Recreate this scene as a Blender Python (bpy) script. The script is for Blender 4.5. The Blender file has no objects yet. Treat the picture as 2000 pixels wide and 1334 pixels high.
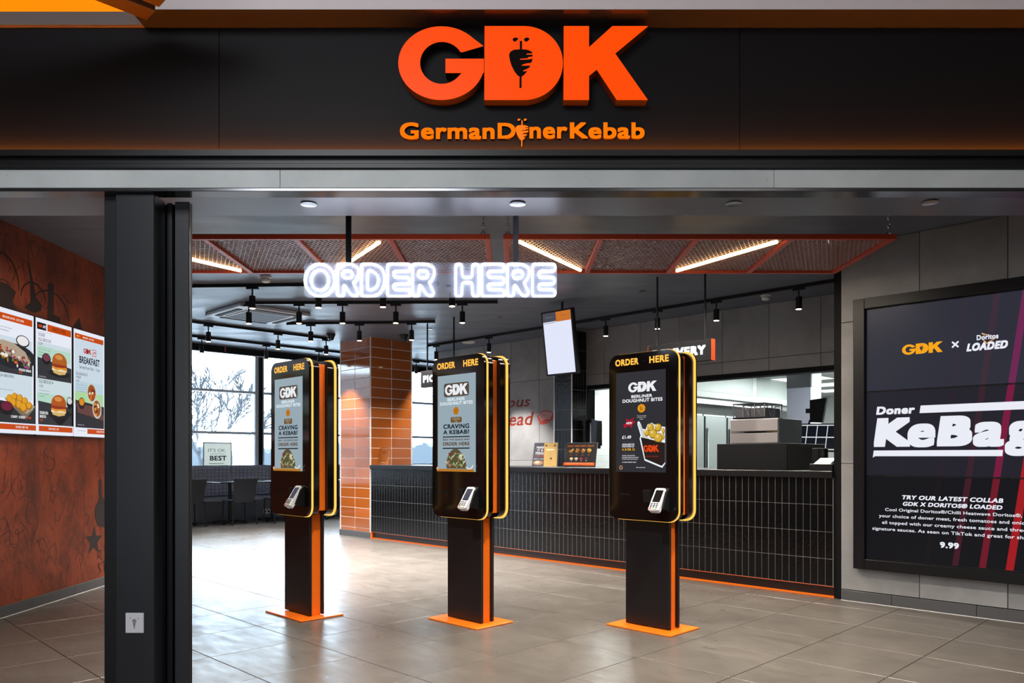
import bpy, bmesh, math, random
from mathutils import Vector, Matrix

random.seed(7)
scene = bpy.context.scene
R = math.radians

# ------------------------------------------------------------------ camera
cam_data = bpy.data.cameras.new('camera')
cam_data.sensor_width = 36.0
cam_data.lens = 27.0
cam_data.shift_y = 0.1125
cam_data.clip_end = 400
camera = bpy.data.objects.new('camera', cam_data)
camera.location = (0, 0, 1.2)
camera.rotation_euler = (R(90), 0, 0)
scene.collection.objects.link(camera)
scene.camera = camera

# ------------------------------------------------------------------ sky
world = bpy.data.worlds.new('overcast_sky')
scene.world = world
world.use_nodes = True
wb = world.node_tree.nodes['Background']
wb.inputs[0].default_value = (0.68, 0.83, 1.0, 1)
wb.inputs[1].default_value = 12.5

scene.view_settings.view_transform = 'Standard'
scene.view_settings.look = 'None'
scene.view_settings.gamma = 1.0
scene.view_settings.use_curve_mapping = False
scene.view_settings.exposure = 0.12
scene.cycles.max_bounces = 8
scene.cycles.diffuse_bounces = 4
scene.cycles.glossy_bounces = 4
scene.cycles.transparent_max_bounces = 16
scene.cycles.sample_clamp_indirect = 6.0
scene.cycles.caustics_reflective = False
scene.cycles.caustics_refractive = False


def area_light(name, loc, rot, sx, sy, power, color=(1, 1, 1)):
    d = bpy.data.lights.new(name, 'AREA')
    d.shape = 'RECTANGLE'
    d.size, d.size_y, d.energy, d.color = sx, sy, power, color
    o = bpy.data.objects.new(name, d)
    o.location, o.rotation_euler = loc, rot
    scene.collection.objects.link(o)
    return o


# lamps of the mall hall in front of the shop (behind the camera) and of the kitchen
area_light('mall_lamp', (-1.6, -0.4, 4.0), (R(42), 0, 0), 2.2, 1.4, 125, (0.92, 0.97, 1.0))
area_light('mall_lamp', (2.5, -3.0, 4.2), (0, 0, 0), 2.0, 1.0, 90, (1.0, 0.95, 0.9))
# unseen fill lights added across the hall to light the shop front
area_light('mall_fill_light', (-3.2, -6.1, 1.7), (R(90), 0, 0), 4.0, 2.4, 120, (0.92, 0.96, 1.0))
area_light('mall_fill_light', (3.2, -6.1, 1.7), (R(90), 0, 0), 4.0, 2.4, 60, (1.0, 0.93, 0.85))

# ------------------------------------------------------------------ frames
F0 = Matrix.Identity(4)
P0 = Vector((2.754, 6.475, 0))
U = Vector((-0.7094, 0.7047, 0))       # along the counter, away
N = Vector((0.7047, 0.7094, 0))        # into the kitchen
ANG = math.atan2(-0.7047, 0.7094)


def frame(p, ang):
    return Matrix.Translation(Vector(p)) @ Matrix.Rotation(ang, 4, 'Z')


FC = frame(P0, ANG)                                        # counter: x along it, y into the kitchen
FL = frame((-3.8, 0, 0), R(90))                            # mural wall: x = world Y
FW = frame(P0 + 11.8 * U, math.atan2(0.7094, 0.7047))      # window wall: x along it, y outwards


# ------------------------------------------------------------------ materials
def lin(c):
    return tuple((v / 12.92 if v <= 0.04045 else ((v + 0.055) / 1.055) ** 2.4) for v in (x / 255.0 for x in c))


MATS = {}


def mat(name, rgb, rough=0.5, metal=0.0, spec=0.5, coat=0.0, alpha=None):
    if name in MATS:
        return MATS[name]
    m = bpy.data.materials.new(name)
    m.use_nodes = True
    b = m.node_tree.nodes['Principled BSDF']
    b.inputs['Base Color'].default_value = (*lin(rgb), 1)
    b.inputs['Roughness'].default_value = rough
    b.inputs['Metallic'].default_value = metal
    b.inputs['Specular IOR Level'].default_value = spec
    b.inputs['Coat Weight'].default_value = coat
    b.inputs['Coat Roughness'].default_value = 0.05
    MATS[name] = m
    return m


def emat(rgb, strength=1.0, name=None):
    key = name or 'glow_%d_%d_%d_%d' % (*rgb, int(strength * 100))
    if key in MATS:
        return MATS[key]
    m = bpy.data.materials.new(key)
    m.use_nodes = True
    nt = m.node_tree
    b = nt.nodes['Principled BSDF']
    b.inputs['Base Color'].default_value = (0.002, 0.002, 0.002, 1)
    b.inputs['Roughness'].default_value = 0.3
    b.inputs['Specular IOR Level'].default_value = 0.12
    b.inputs['Emission Color'].default_value = (*lin(rgb), 1)
    b.inputs['Emission Strength'].default_value = strength
    MATS[key] = m
    return m


def pmat(rgb):
    return mat('print_%d_%d_%d' % rgb, rgb, 0.5)


def nodes_of(m):
    nt = m.node_tree
    return nt, nt.nodes, nt.links, nt.nodes['Principled BSDF']


def mapping(nt, scale=(1, 1, 1), rot=(0, 0, 0), coord='Object', per_object=0.0):
    tc = nt.nodes.new('ShaderNodeTexCoord')
    mp = nt.nodes.new('ShaderNodeMapping')
    mp.inputs['Scale'].default_value = scale
    mp.inputs['Rotation'].default_value = rot
    nt.links.new(tc.outputs[coord], mp.inputs['Vector'])
    if per_object:
        oi = nt.nodes.new('ShaderNodeObjectInfo')
        mu = nt.nodes.new('ShaderNodeMath')
        mu.operation = 'MULTIPLY'
        mu.inputs[1].default_value = per_object
        nt.links.new(oi.outputs['Random'], mu.inputs[0])
        nt.links.new(mu.outputs[0], mp.inputs['Location'])
    return mp.outputs[0]


def noise(nt, vec, scale, detail=4, rough=0.55, dist=0.0):
    n = nt.nodes.new('ShaderNodeTexNoise')
    n.inputs['Scale'].default_value = scale
    n.inputs['Detail'].default_value = detail
    n.inputs['Roughness'].default_value = rough
    n.inputs['Distortion'].default_value = dist
    nt.links.new(vec, n.inputs['Vector'])
    return n.outputs['Fac']


def ramp(nt, fac, stops):
    r = nt.nodes.new('ShaderNodeValToRGB')
    e = r.color_ramp.elements
    while len(e) < len(stops):
        e.new(0.5)
    for k, (p, c) in enumerate(stops):
        e[k].position = p
        e[k].color = (*c, 1) if not isinstance(c, float) else (c, c, c, 1)
    nt.links.new(fac, r.inputs[0])
    return r.outputs[0]


def mix(nt, fac, a, b, blend='MIX'):
    m = nt.nodes.new('ShaderNodeMix')
    m.data_type = 'RGBA'
    m.blend_type = blend
    for sock, v in ((m.inputs[0], fac), (m.inputs[6], a), (m.inputs[7], b)):
        if isinstance(v, (int, float)):
            sock.default_value = v
        elif isinstance(v, tuple):
            sock.default_value = (*v, 1)
        else:
            nt.links.new(v, sock)
    return m.outputs[2]


def bump(nt, height, strength, dist=0.01):
    b = nt.nodes.new('ShaderNodeBump')
    b.inputs['Strength'].default_value = strength
    b.inputs['Distance'].default_value = dist
    nt.links.new(height, b.inputs['Height'])
    return b.outputs[0]


def concrete(name, lo, hi, rough=0.6, scale=2.0, per=7.0):
    m = mat(name, hi, rough)
    nt, nd, lk, b = nodes_of(m)
    v = mapping(nt, per_object=per)
    c1 = ramp(nt, noise(nt, v, scale, 8, 0.65, 0.4), [(0.3, lin(lo)), (0.7, lin(hi))])
    pits = ramp(nt, noise(nt, v, scale * 22, 3, 0.6), [(0.66, 1.0), (0.80, 0.72)])
    col = mix(nt, 1.0, c1, pits, 'MULTIPLY')
    lk.new(col, b.inputs['Base Color'])
    lk.new(bump(nt, noise(nt, v, scale * 14, 4), 0.12, 0.004), b.inputs['Normal'])
    return m


M_CONC = concrete('concrete_panel', (124, 123, 124), (154, 153, 154), 0.55)
M_CONC2 = concrete('concrete_beam', (160, 165, 166), (188, 192, 193), 0.5, 1.6)

M_FLOOR = mat('floor_tile', (84, 79, 75), 0.3)
_nt, _nd, _lk, _b = nodes_of(M_FLOOR)
_v = mapping(_nt, per_object=9.0)
_c = ramp(_nt, noise(_nt, _v, 2.2, 7, 0.6, 0.6), [(0.3, lin((76, 71, 66))), (0.7, lin((90, 84, 79)))])
_lk.new(_c, _b.inputs['Base Color'])
_v2 = mapping(_nt, scale=(1.0, 3.0, 1.0), per_object=9.0)
_r = ramp(_nt, noise(_nt, _v2, 5.0, 5, 0.6), [(0.3, 0.26), (0.7, 0.40)])
_lk.new(_r, _b.inputs['Roughness'])

M_CEIL = mat('ceiling_paint', (96, 102, 116), 0.42)
_nt, _nd, _lk, _b = nodes_of(M_CEIL)
_v = mapping(_nt, scale=(1.0, 3.0, 1.0))
_lk.new(ramp(_nt, noise(_nt, _v, 1.4, 5, 0.6, 0.5), [(0.3, 0.36), (0.7, 0.52)]), _b.inputs['Roughness'])
_lk.new(bump(_nt, noise(_nt, _v, 2.0, 4), 0.06, 0.02), _b.inputs['Normal'])

M_SOFFIT = mat('soffit_paint', (92, 95, 108), 0.34, spec=0.8)

M_RUST = mat('rust_mural', (120, 48, 22), 0.55)
_nt, _nd, _lk, _b = nodes_of(M_RUST)
_v = mapping(_nt, scale=(1.0, 1.0, 0.7))
_base = ramp(_nt, noise(_nt, _v, 2.6, 9, 0.7, 0.6), [(0.28, lin((74, 34, 24))), (0.5, lin((136, 58, 30))), (0.72, lin((160, 76, 40)))])
_vs = mapping(_nt, scale=(1.0, 1.0, 0.35))
_scr = ramp(_nt, noise(_nt, _vs, 13.0, 6, 0.75, 2.2), [(0.36, 0.42), (0.47, 1.0)])
_col = mix(_nt, 0.8, _base, _scr, 'MULTIPLY')
_blot = ramp(_nt, noise(_nt, _v, 1.1, 6, 0.6, 0.8), [(0.40, 1.0), (0.62, 0.45)])
_col = mix(_nt, 0.75, _col, _blot, 'MULTIPLY')
_lk.new(_col, _b.inputs['Base Color'])

M_OTILE = mat('orange_glazed_tile', (176, 92, 30), 0.08, coat=0.6)
_nt, _nd, _lk, _b = nodes_of(M_OTILE)
_oi = _nt.nodes.new('ShaderNodeObjectInfo')
_lk.new(ramp(_nt, _oi.outputs['Random'], [(0.0, lin((142, 74, 26))), (1.0, lin((168, 90, 36)))]), _b.inputs['Base Color'])
_lk.new(bump(_nt, noise(_nt, mapping(_nt), 9.0, 2), 0.03, 0.01), _b.inputs['Normal'])

M_BTILE = mat('black_glazed_tile', (12, 12, 14), 0.16, spec=0.32)
_nt, _nd, _lk, _b = nodes_of(M_BTILE)
_lk.new(bump(_nt, noise(_nt, mapping(_nt, coord='Object', per_object=5.0), 26.0, 2), 0.3, 0.006), _b.inputs['Normal'])

M_GROUTW = mat('white_grout', (232, 228, 224), 0.7)
M_GROUTG = mat('grey_grout', (128, 127, 126), 0.8)
M_BLACK = mat('satin_black', (14, 14, 17), 0.38, spec=0.35)
M_BLACKM = mat('matt_black', (13, 13, 15), 0.6, spec=0.15)
M_BLACKG = mat('gloss_black', (9, 8, 9), 0.12)
M_COLUMN = mat('column_steel', (22, 24, 30), 0.33)
M_FASCIA = mat('fascia_board', (18, 18, 21), 0.5, spec=0.1)
M_SKIRT = mat('skirting_grey', (78, 78, 80), 0.5)
M_ORANGE = mat('orange_paint', (222, 102, 18), 0.32)
M_REDOR = mat('red_orange_paint', (176, 58, 22), 0.4)
M_ALU = mat('aluminium', (170, 172, 176), 0.25, 1.0)
M_STEEL = mat('stainless_steel', (176, 178, 182), 0.32, 1.0)
M_WHITE = mat('white_paint', (225, 226, 226), 0.5)
M_WTILE = mat('white_tile', (228, 230, 228), 0.15)
M_CHROME = mat('chrome', (210, 210, 212), 0.12, 1.0)
M_VINYL = mat('grey_vinyl', (164, 164, 178), 0.3)
M_LEDO = emat((255, 190, 86), 1.25, 'amber_led')
M_LEDO2 = emat((255, 136, 18), 170.0, 'orange_led')
M_LAMP = emat((255, 226, 180), 14.0, 'lamp_disc')
M_TUBE = emat((255, 214, 150), 8.0, 'linear_led')
M_NEON = emat((226, 233, 255), 9.0, 'white_neon')
M_SIGN = emat((255, 74, 0), 0.95, 'orange_acrylic')

M_GLASS = bpy.data.materials.new('window_glass')
M_GLASS.use_nodes = True
_nt = M_GLASS.node_tree
_nt.nodes.remove(_nt.nodes['Principled BSDF'])
_t = _nt.nodes.new('ShaderNodeBsdfTransparent')
_t.inputs[0].default_value = (0.93, 0.96, 0.96, 1)
_g = _nt.nodes.new('ShaderNodeBsdfGlossy')
_g.inputs['Roughness'].default_value = 0.02
_f = _nt.nodes.new('ShaderNodeFresnel')
_f.inputs[0].default_value = 1.45
_x = _nt.nodes.new('ShaderNodeMixShader')
_nt.links.new(_f.outputs[0], _x.inputs[0])
_nt.links.new(_t.outputs[0], _x.inputs[1])
_nt.links.new(_g.outputs[0], _x.inputs[2])
_nt.links.new(_x.outputs[0], _nt.nodes['Material Output'].inputs[0])

M_ACRYL = bpy.data.materials.new('clear_acrylic')
M_ACRYL.use_nodes = True
_nt = M_ACRYL.node_tree
_nt.nodes.remove(_nt.nodes['Principled BSDF'])
_t = _nt.nodes.new('ShaderNodeBsdfTransparent')
_d = _nt.nodes.new('ShaderNodeBsdfDiffuse')
_d.inputs[0].default_value = (0.75, 0.8, 0.95, 1)
_g = _nt.nodes.new('ShaderNodeBsdfGlossy')
_g.inputs['Roughness'].default_value = 0.05
_x = _nt.nodes.new('ShaderNodeMixShader')
_x.inputs[0].default_value = 0.17
_x2 = _nt.nodes.new('ShaderNodeMixShader')
_x2.inputs[0].default_value = 0.05
_nt.links.new(_t.outputs[0], _x.inputs[1])
_nt.links.new(_d.outputs[0], _x.inputs[2])
_nt.links.new(_x.outputs[0], _x2.inputs[1])
_nt.links.new(_g.outputs[0], _x2.inputs[2])
_nt.links.new(_x2.outputs[0], _nt.nodes['Material Output'].inputs[0])


# ------------------------------------------------------------------ mesh builder
class MB:
    def __init__(self):
        self.v, self.f, self.mi = [], [], []

    def add(self, vs, fs, m=0):
        o = len(self.v)
        self.v += [tuple(p) for p in vs]
        self.f += [tuple(i + o for i in f) for f in fs]
        self.mi += [m] * len(fs)
        return self

    def box(self, x0, x1, y0, y1, z0, z1, m=0, b=0.0):
        if b <= 0:
            vs = [(x, y, z) for x in (x0, x1) for y in (y0, y1) for z in (z0, z1)]
            fs = [(0, 1, 3, 2), (4, 6, 7, 5), (0, 4, 5, 1), (2, 3, 7, 6), (0, 2, 6, 4), (1, 5, 7, 3)]
            return self.add(vs, fs, m)
        X, Y, Z = (x0, x1), (y0, y1), (z0, z1)
        vs, idx = [], {}
        for i in (0, 1):
            for j in (0, 1):
                for k in (0, 1):
                    dx, dy, dz = b * (1 - 2 * i), b * (1 - 2 * j), b * (1 - 2 * k)
                    for ax in 'xyz':
                        idx[(i, j, k, ax)] = len(vs)
                        vs.append((X[i] + (0 if ax == 'x' else dx), Y[j] + (0 if ax == 'y' else dy), Z[k] + (0 if ax == 'z' else dz)))
        q = lambda *keys: tuple(idx[k] for k in keys)
        fs = []
        for i in (0, 1):
            fs.append(q((i, 0, 0, 'x'), (i, 0, 1, 'x'), (i, 1, 1, 'x'), (i, 1, 0, 'x')) if i == 0 else q((i, 0, 0, 'x'), (i, 1, 0, 'x'), (i, 1, 1, 'x'), (i, 0, 1, 'x')))
            fs.append(q((0, i, 0, 'y'), (1, i, 0, 'y'), (1, i, 1, 'y'), (0, i, 1, 'y')) if i == 0 else q((0, i, 0, 'y'), (0, i, 1, 'y'), (1, i, 1, 'y'), (1, i, 0, 'y')))
            fs.append(q((0, 0, i, 'z'), (0, 1, i, 'z'), (1, 1, i, 'z'), (1, 0, i, 'z')) if i == 0 else q((0, 0, i, 'z'), (1, 0, i, 'z'), (1, 1, i, 'z'), (0, 1, i, 'z')))
        for i in (0, 1):
            for j in (0, 1):
                fs.append(q((i, j, 0, 'x'), (i, j, 1, 'x'), (i, j, 1, 'y'), (i, j, 0, 'y')))
                fs.append(q((i, 0, j, 'x'), (i, 1, j, 'x'), (i, 1, j, 'z'), (i, 0, j, 'z')))
                fs.append(q((0, i, j, 'y'), (1, i, j, 'y'), (1, i, j, 'z'), (0, i, j, 'z')))
                for k in (0, 1):
                    fs.append(q((i, j, k, 'x'), (i, j, k, 'y'), (i, j, k, 'z')))
        return self.add(vs, fs, m)

    def prism(self, pts, a0, a1, axis='y', m=0, ms=None):
        """pts in the two other axes; extruded from a0 to a1 along axis."""
        def P(p, a):
            return (p[0], a, p[1]) if axis == 'y' else ((p[0], p[1], a) if axis == 'z' else (a, p[0], p[1]))
        k = len(pts)
        vs = [P(p, a0) for p in pts] + [P(p, a1) for p in pts]
        self.add(vs, [tuple(range(k)), tuple(range(2 * k - 1, k - 1, -1))], m)
        o = len(self.v) - 2 * k
        for i in range(k):
            j = (i + 1) % k
            self.f.append((o + i, o + i + k, o + j + k, o + j))
            self.mi.append(m if ms is None else ms)
        return self

    def flat(self, pts, y, m=0):
        return self.add([(p[0], y, p[1]) for p in pts], [tuple(range(len(pts)))], m)

    def cyl(self, c, r, h, axis='z', n=16, r2=None, m=0):
        r2 = r if r2 is None else r2
        vs = []
        for rr, t in ((r, 0), (r2, h)):
            for i in range(n):
                a = 2 * math.pi * i / n
                p, q = rr * math.cos(a), rr * math.sin(a)
                vs.append({'z': (c[0] + p, c[1] + q, c[2] + t), 'y': (c[0] + p, c[1] + t, c[2] + q), 'x': (c[0] + t, c[1] + p, c[2] + q)}[axis])
        fs = [(i, (i + 1) % n, n + (i + 1) % n, n + i) for i in range(n)]
        fs += [tuple(range(n - 1, -1, -1)), tuple(range(n, 2 * n))]
        return self.add(vs, fs, m)

    def lathe(self, prof, c=(0, 0, 0), n=20, m=0):
        vs = [(c[0] + r * math.cos(2 * math.pi * i / n), c[1] + r * math.sin(2 * math.pi * i / n), c[2] + z) for r, z in prof for i in range(n)]
        fs = []
        for k in range(len(prof) - 1):
            fs += [(k * n + i, k * n + (i + 1) % n, (k + 1) * n + (i + 1) % n, (k + 1) * n + i) for i in range(n)]
        fs.append(tuple(range(n - 1, -1, -1)))
        fs.append(tuple(range((len(prof) - 1) * n, len(prof) * n)))
        return self.add(vs, fs, m)

    def tube(self, path, r, n=8, closed=False, m=0):
        path = [Vector(p) for p in path]
        k = len(path)
        rr = r if isinstance(r, (list, tuple)) else [r] * k
        vs, prev = [], None
        for i in range(k):
            a = path[i - 1] if (i > 0 or closed) else path[i]
            b = path[(i + 1) % k] if (i < k - 1 or closed) else path[i]
            t = (b - a).normalized()
            if prev is None:
                s = t.cross(Vector((0, 0, 1)))
                if s.length < 0.1:
                    s = t.cross(Vector((0, 1, 0)))
            else:
                s = prev - t * prev.dot(t)
            s.normalize()
            prev = s
            w = t.cross(s)
            for j in range(n):
                g = 2 * math.pi * j / n
                vs.append(path[i] + rr[i] * (math.cos(g) * s + math.sin(g) * w))
        fs = []
        for i in range(k if closed else k - 1):
            i2 = (i + 1) % k
            fs += [(i * n + j, i * n + (j + 1) % n, i2 * n + (j + 1) % n, i2 * n + j) for j in range(n)]
        if not closed:
            fs.append(tuple(range(n - 1, -1, -1)))
            fs.append(tuple(range((k - 1) * n, k * n)))
        return self.add(vs, fs, m)

    def mesh(self, name, mats, smooth=None):
        me = bpy.data.meshes.new(name)
        me.from_pydata(self.v, [], self.f)
        for mm in (mats if isinstance(mats, (list, tuple)) else [mats]):
            me.materials.append(mm)
        me.polygons.foreach_set('material_index', self.mi)
        bm = bmesh.new()
        bm.from_mesh(me)
        bmesh.ops.recalc_face_normals(bm, faces=bm.faces)
        bm.to_mesh(me)
        bm.free()
        me.update()
        if smooth:
            me.polygons.foreach_set('use_smooth', [True] * len(me.polygons))
            me.set_sharp_from_angle(angle=R(smooth))
        return me

    def build(self, name, mats, parent=None, M=None, smooth=None, kind=None, label=None):
        return put(name, self.mesh(name, mats, smooth), parent, M, kind, label)


def put(name, me, parent=None, M=None, kind=None, label=None):
    o = bpy.data.objects.new(name, me)
    scene.collection.objects.link(o)
    if parent is not None:
        o.parent = parent
    if M is not None:
        o.matrix_basis = M
    if kind:
        o['kind'] = kind
    if label:
        o['label'] = label
    return o


def thing(name, label, cat, M=F0, group=None):
    o = bpy.data.objects.new(name, None)
    o.empty_display_size = 0.1
    o.matrix_basis = M
    scene.collection.objects.link(o)
    o['label'], o['category'] = label, cat
    if group:
        o['group'] = group
    return o


def tag(o, label, cat, group=None):
    o['label'], o['category'] = label, cat
    if group:
        o['group'] = group
    return o


def kids(o):
    return [c for c in o.children]


def copy_thing(src, M, label):
    def rec(o, parent):
        c = o.copy()
        scene.collection.objects.link(c)
        c.parent = parent
        for k in o.children:
            rec(k, c)
        return c
    c = rec(src, None)
    c.matrix_basis = M
    c['label'] = label
    return c


def T(x, y, z=0.0, ang=0.0):
    return Matrix.Translation((x, y, z)) @ Matrix.Rotation(ang, 4, 'Z')


# ------------------------------------------------------------------ lettering
COPIES = [8]


def text_geo(s, bold=0.0, shear=0.0, res=3):
    """Filled outlines of a line of text; bold lettering is thickened by overlaying shifted copies."""
    c = bpy.data.curves.new('writing', 'FONT')
    c.body = s
    c.size = 1.0
    c.shear = shear
    c.resolution_u = res
    c.fill_mode = 'FRONT'
    c.space_character = 1.0 + 2.2 * bold
    o = bpy.data.objects.new('writing', c)
    me = bpy.data.meshes.new_from_object(o)
    v0 = [(v.co.x, v.co.y) for v in me.vertices]
    f0 = [tuple(p.vertices) for p in me.polygons]
    bpy.data.objects.remove(o)
    bpy.data.curves.remove(c)
    bpy.data.meshes.remove(me)
    if bold <= 0.0:
        return v0, f0
    k = COPIES[0] if bold > 0.025 else 4
    vs, fs = list(v0), list(f0)
    for i in range(k):
        if k <= 8:
            dx, dy = ((1, 1), (-1, 1), (1, -1), (-1, -1), (0, 1), (1, 0), (0, -1), (-1, 0))[i]
        else:
            # finer steps round a square keep the corners of block letters crisp
            p = 8.0 * i / k
            dx = max(-1, min(1, (3 - p) if 2 <= p < 4 else (-1 if 4 <= p < 6 else (p - 7 if p >= 6 else 1))))
            dy = max(-1, min(1, p - 1 if p < 2 else (1 if p < 4 else (5 - p if p < 6 else -1))))
        dx, dy = dx * bold, dy * bold
        n = len(vs)
        vs += [(p[0] + dx, p[1] + dy) for p in v0]
        fs += [tuple(q + n for q in f) for f in f0]
    return vs, fs


def fit_text(s, x, z, w=None, h=None, align='L', bold=0.0, shear=0.0, res=3, rot=0.0):
    """2D vertices of a line of text scaled so that its box is w wide and h high; (x, z) is the lower left / middle / right of the box."""
    vs, fs = text_geo(s, bold, shear, res)
    if not vs:
        return [], []
    x0, x1 = min(p[0] for p in vs), max(p[0] for p in vs)
    y0, y1 = min(p[1] for p in vs), max(p[1] for p in vs)
    sy = (h / (y1 - y0)) if h else None
    sx = (w / (x1 - x0)) if w else None
    if sx is None:
        sx = sy
    if sy is None:
        sy = sx
    W = (x1 - x0) * sx
    ox = x - (0 if align == 'L' else (W / 2 if align == 'C' else W))
    out = [((p[0] - x0) * sx + ox, (p[1] - y0) * sy + z) for p in vs]
    if rot:
        ca, sa = math.cos(rot), math.sin(rot)
        out = [(x + (a - x) * ca - (b - z) * sa, z + (a - x) * sa + (b - z) * ca) for a, b in out]
    return out, fs


def ell(cx, cz, rx, rz, n=20, a0=0.0, a1=360.0):
    full = abs(a1 - a0) >= 359.9
    k = n if full else n + 1
    return [(cx + rx * math.cos(R(a0 + (a1 - a0) * i / n)), cz + rz * math.sin(R(a0 + (a1 - a0) * i / n))) for i in range(k)]


def rrect(x0, x1, z0, z1, r, n=5):
    p = []
    for cx, cz, a in ((x1 - r, z1 - r, 0), (x0 + r, z1 - r, 90), (x0 + r, z0 + r, 180), (x1 - r, z0 + r, 270)):
        p += [(cx + r * math.cos(R(a + 90 * i / n)), cz + r * math.sin(R(a + 90 * i / n))) for i in range(n + 1)]
    return p


class Art:
    """Flat print or screen picture in the x-z plane, each later layer 0.3 mm nearer the viewer (-y)."""

    def __init__(self, glow=None, y=0.0, box=None):
        self.mb, self.mats, self.key, self.y, self.glow = MB(), [], {}, y, glow
        self.box = box          # (x0, x1, z0, z1) -> unit coordinates

    def slot(self, rgb):
        if rgb not in self.key:
            self.key[rgb] = len(self.mats)
            self.mats.append(emat(rgb, self.glow) if self.glow else pmat(rgb))
        return self.key[rgb]

    def map(self, p):
        if not self.box:
            return p
        x0, x1, z0, z1 = self.box
        return (x0 + p[0] * (x1 - x0), z0 + p[1] * (z1 - z0))

    def up(self):
        self.y -= 0.0003
        return self.y

    def poly(self, rgb, pts):
        self.mb.flat([self.map(p) for p in pts], self.up(), self.slot(rgb))
        return self

    def rect(self, rgb, x0, x1, z0, z1):
        return self.poly(rgb, [(x0, z0), (x1, z0), (x1, z1), (x0, z1)])

    def polys(self, rgb, list_of_pts):
        y = self.up()
        for pts in list_of_pts:
            self.mb.flat([self.map(p) for p in pts], y, self.slot(rgb))
        return self

    def text(self, rgb, s, x, z, w=None, h=None, align='L', bold=0.0, shear=0.0, res=3, rot=0.0):
        vs, fs = fit_text(s, x, z, w, h, align, bold, shear, res, rot)
        if vs:
            y = self.up()
            q = [self.map(p) for p in vs]
            self.mb.add([(p[0], y, p[1]) for p in q], fs, self.slot(rgb))
        return self

    def logo(self, rgb, dark, x0, x1, z0, z1, shear=0.0):
        """Three wide block letters with a doner on the middle one."""
        fx = lambda p: (x0 + (x1 - x0) * p[0] + shear * p[1], z0 + (z1 - z0) * p[1])
        for L in (LOGO_G, LOGO_D, LOGO_K):
            self.poly(rgb, [fx(p) for p in L])
        if dark:
            self.polys(dark, [[fx(p) for p in q] for q in DONER_ON_D])
        return self

    def build(self, name, parent, M=None):
        return self.mb.build(name, self.mats, parent, M)


def arc_pts(cx, cz, rx, rz, a0, a1, n):
    return [(cx + rx * math.cos(R(a0 + (a1 - a0) * i / n)), cz + rz * math.sin(R(a0 + (a1 - a0) * i / n))) for i in range(n + 1)]


def _nrm(pts):
    # drawn on a 1877 x 554 grid with its top at 80
    return [((x - 68) / 1877.0, (633 - y) / 553.0) for x, y in pts]


_g = arc_pts(392, 357.5, 324, 275.5, -28, -332, 40)
_g = [(x, y) for x, y in _g]
_g = [(707, 228)] + [p for p in arc_pts(392, 357.5, 324, 275.5, -42, -344, 44)] + [(712, 425), (712, 325), (423, 325), (423, 430), (548, 430)] \
    + arc_pts(396, 355, 164, 159, 38, 329, 32) + [(553, 273)]
LOGO_G = _nrm(_g)
LOGO_D = _nrm([(717, 80), (1000, 80)] + arc_pts(1012, 356.5, 294, 276.5, -88, 88, 30) + [(1000, 633), (715, 633)])
LOGO_K = _nrm([(1312, 80), (1502, 80), (1502, 238), (1677, 80), (1945, 80), (1698, 285), (1943, 633), (1710, 633), (1560, 405), (1502, 452), (1502, 633), (1310, 633)])
_dn = [[(228, 580), (245, 540), (290, 515), (385, 507), (470, 515), (525, 540), (536, 560), (455, 567), (458, 580), (536, 577), (532, 604), (478, 610), (470, 625), (372, 632), (374, 645), (480, 641), (532, 628),
        (528, 668), (510, 686), (440, 695), (390, 715), (395, 722), (470, 721), (505, 720), (495, 745), (450, 770), (412, 785), (415, 797), (467, 790), (440, 825), (410, 855), (380, 868), (345, 855), (300, 800), (260, 720), (236, 640)],
       [(368, 400), (398, 400), (398, 512), (368, 512)], [(365, 862), (392, 862), (392, 1012), (363, 1012)],
       [(273, 380), (292, 360), (320, 354), (352, 370), (330, 395), (305, 412), (285, 404)], [(420, 380), (440, 360), (468, 354), (499, 370), (480, 395), (455, 412), (432, 404)]]
# the doner of the big sign: 1000 x 1334 crop of a 150 x 200 pixel area
DONER_ON_D = [_nrm([((960 + x * 0.15 - 760) * 3.846, (20 + y * 0.15 - 30) * 3.846) for x, y in q]) for q in _dn]
DONER = [[((x - 382) / 658.0, (1012 - y) / 658.0) for x, y in q] for q in _dn]     # 1 high, centred, same scale in x and z times 0.93


# ================================================================== SETTING
CEIL = 2.965
# ------------------------------------------------------------------ floor
m = MB().prism([(-8.2, -6.0), (11.0, -6.0), (11.0, 20.0), (2.85, 23.3), (-13.0, 7.35), (-13.0, 3.0), (-8.2, 3.0)], -0.2, -0.004, axis='z')
floor = m.build('floor', M_FLOOR, kind='structure')
m = MB().box(-0.3, 0.3, -0.3, 0.3, -0.0035, 0.0, b=0.0015)
tile_me = m.mesh('tile', M_FLOOR)
cells = []
for i in range(-24, 24):
    for j in range(-24, 24):
        c = Vector((-0.526, 5.028, 0)) + 0.605 * (i + 0.5) * U + 0.605 * (j + 0.5) * N
        if c.y < 3.4:
            continue
        px, py = 1000 + 1500 * c.x / c.y, 892 + 1800 / c.y
        q = c - P0
        if -60 < px < 2060 and py < 1460 and q.dot(N) < 0.1 and c.x > -4.1 and c.y < 13:
            cells.append((c.length, c))
cells.sort(key=lambda e: e[0])
for d, c in cells[:295]:
    put('tile', tile_me, floor, frame(c, ANG))

# ------------------------------------------------------------------ ceilings
def in_fc(pts, z0, z1):
    """Prism over points given in the counter frame."""
    mb = MB()
    w = [FC @ Vector((p[0], p[1], 0)) for p in pts]
    mb.prism([(p.x, p.y) for p in w], z0, z1, axis='z')
    return mb


ceil_main = MB()
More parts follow.
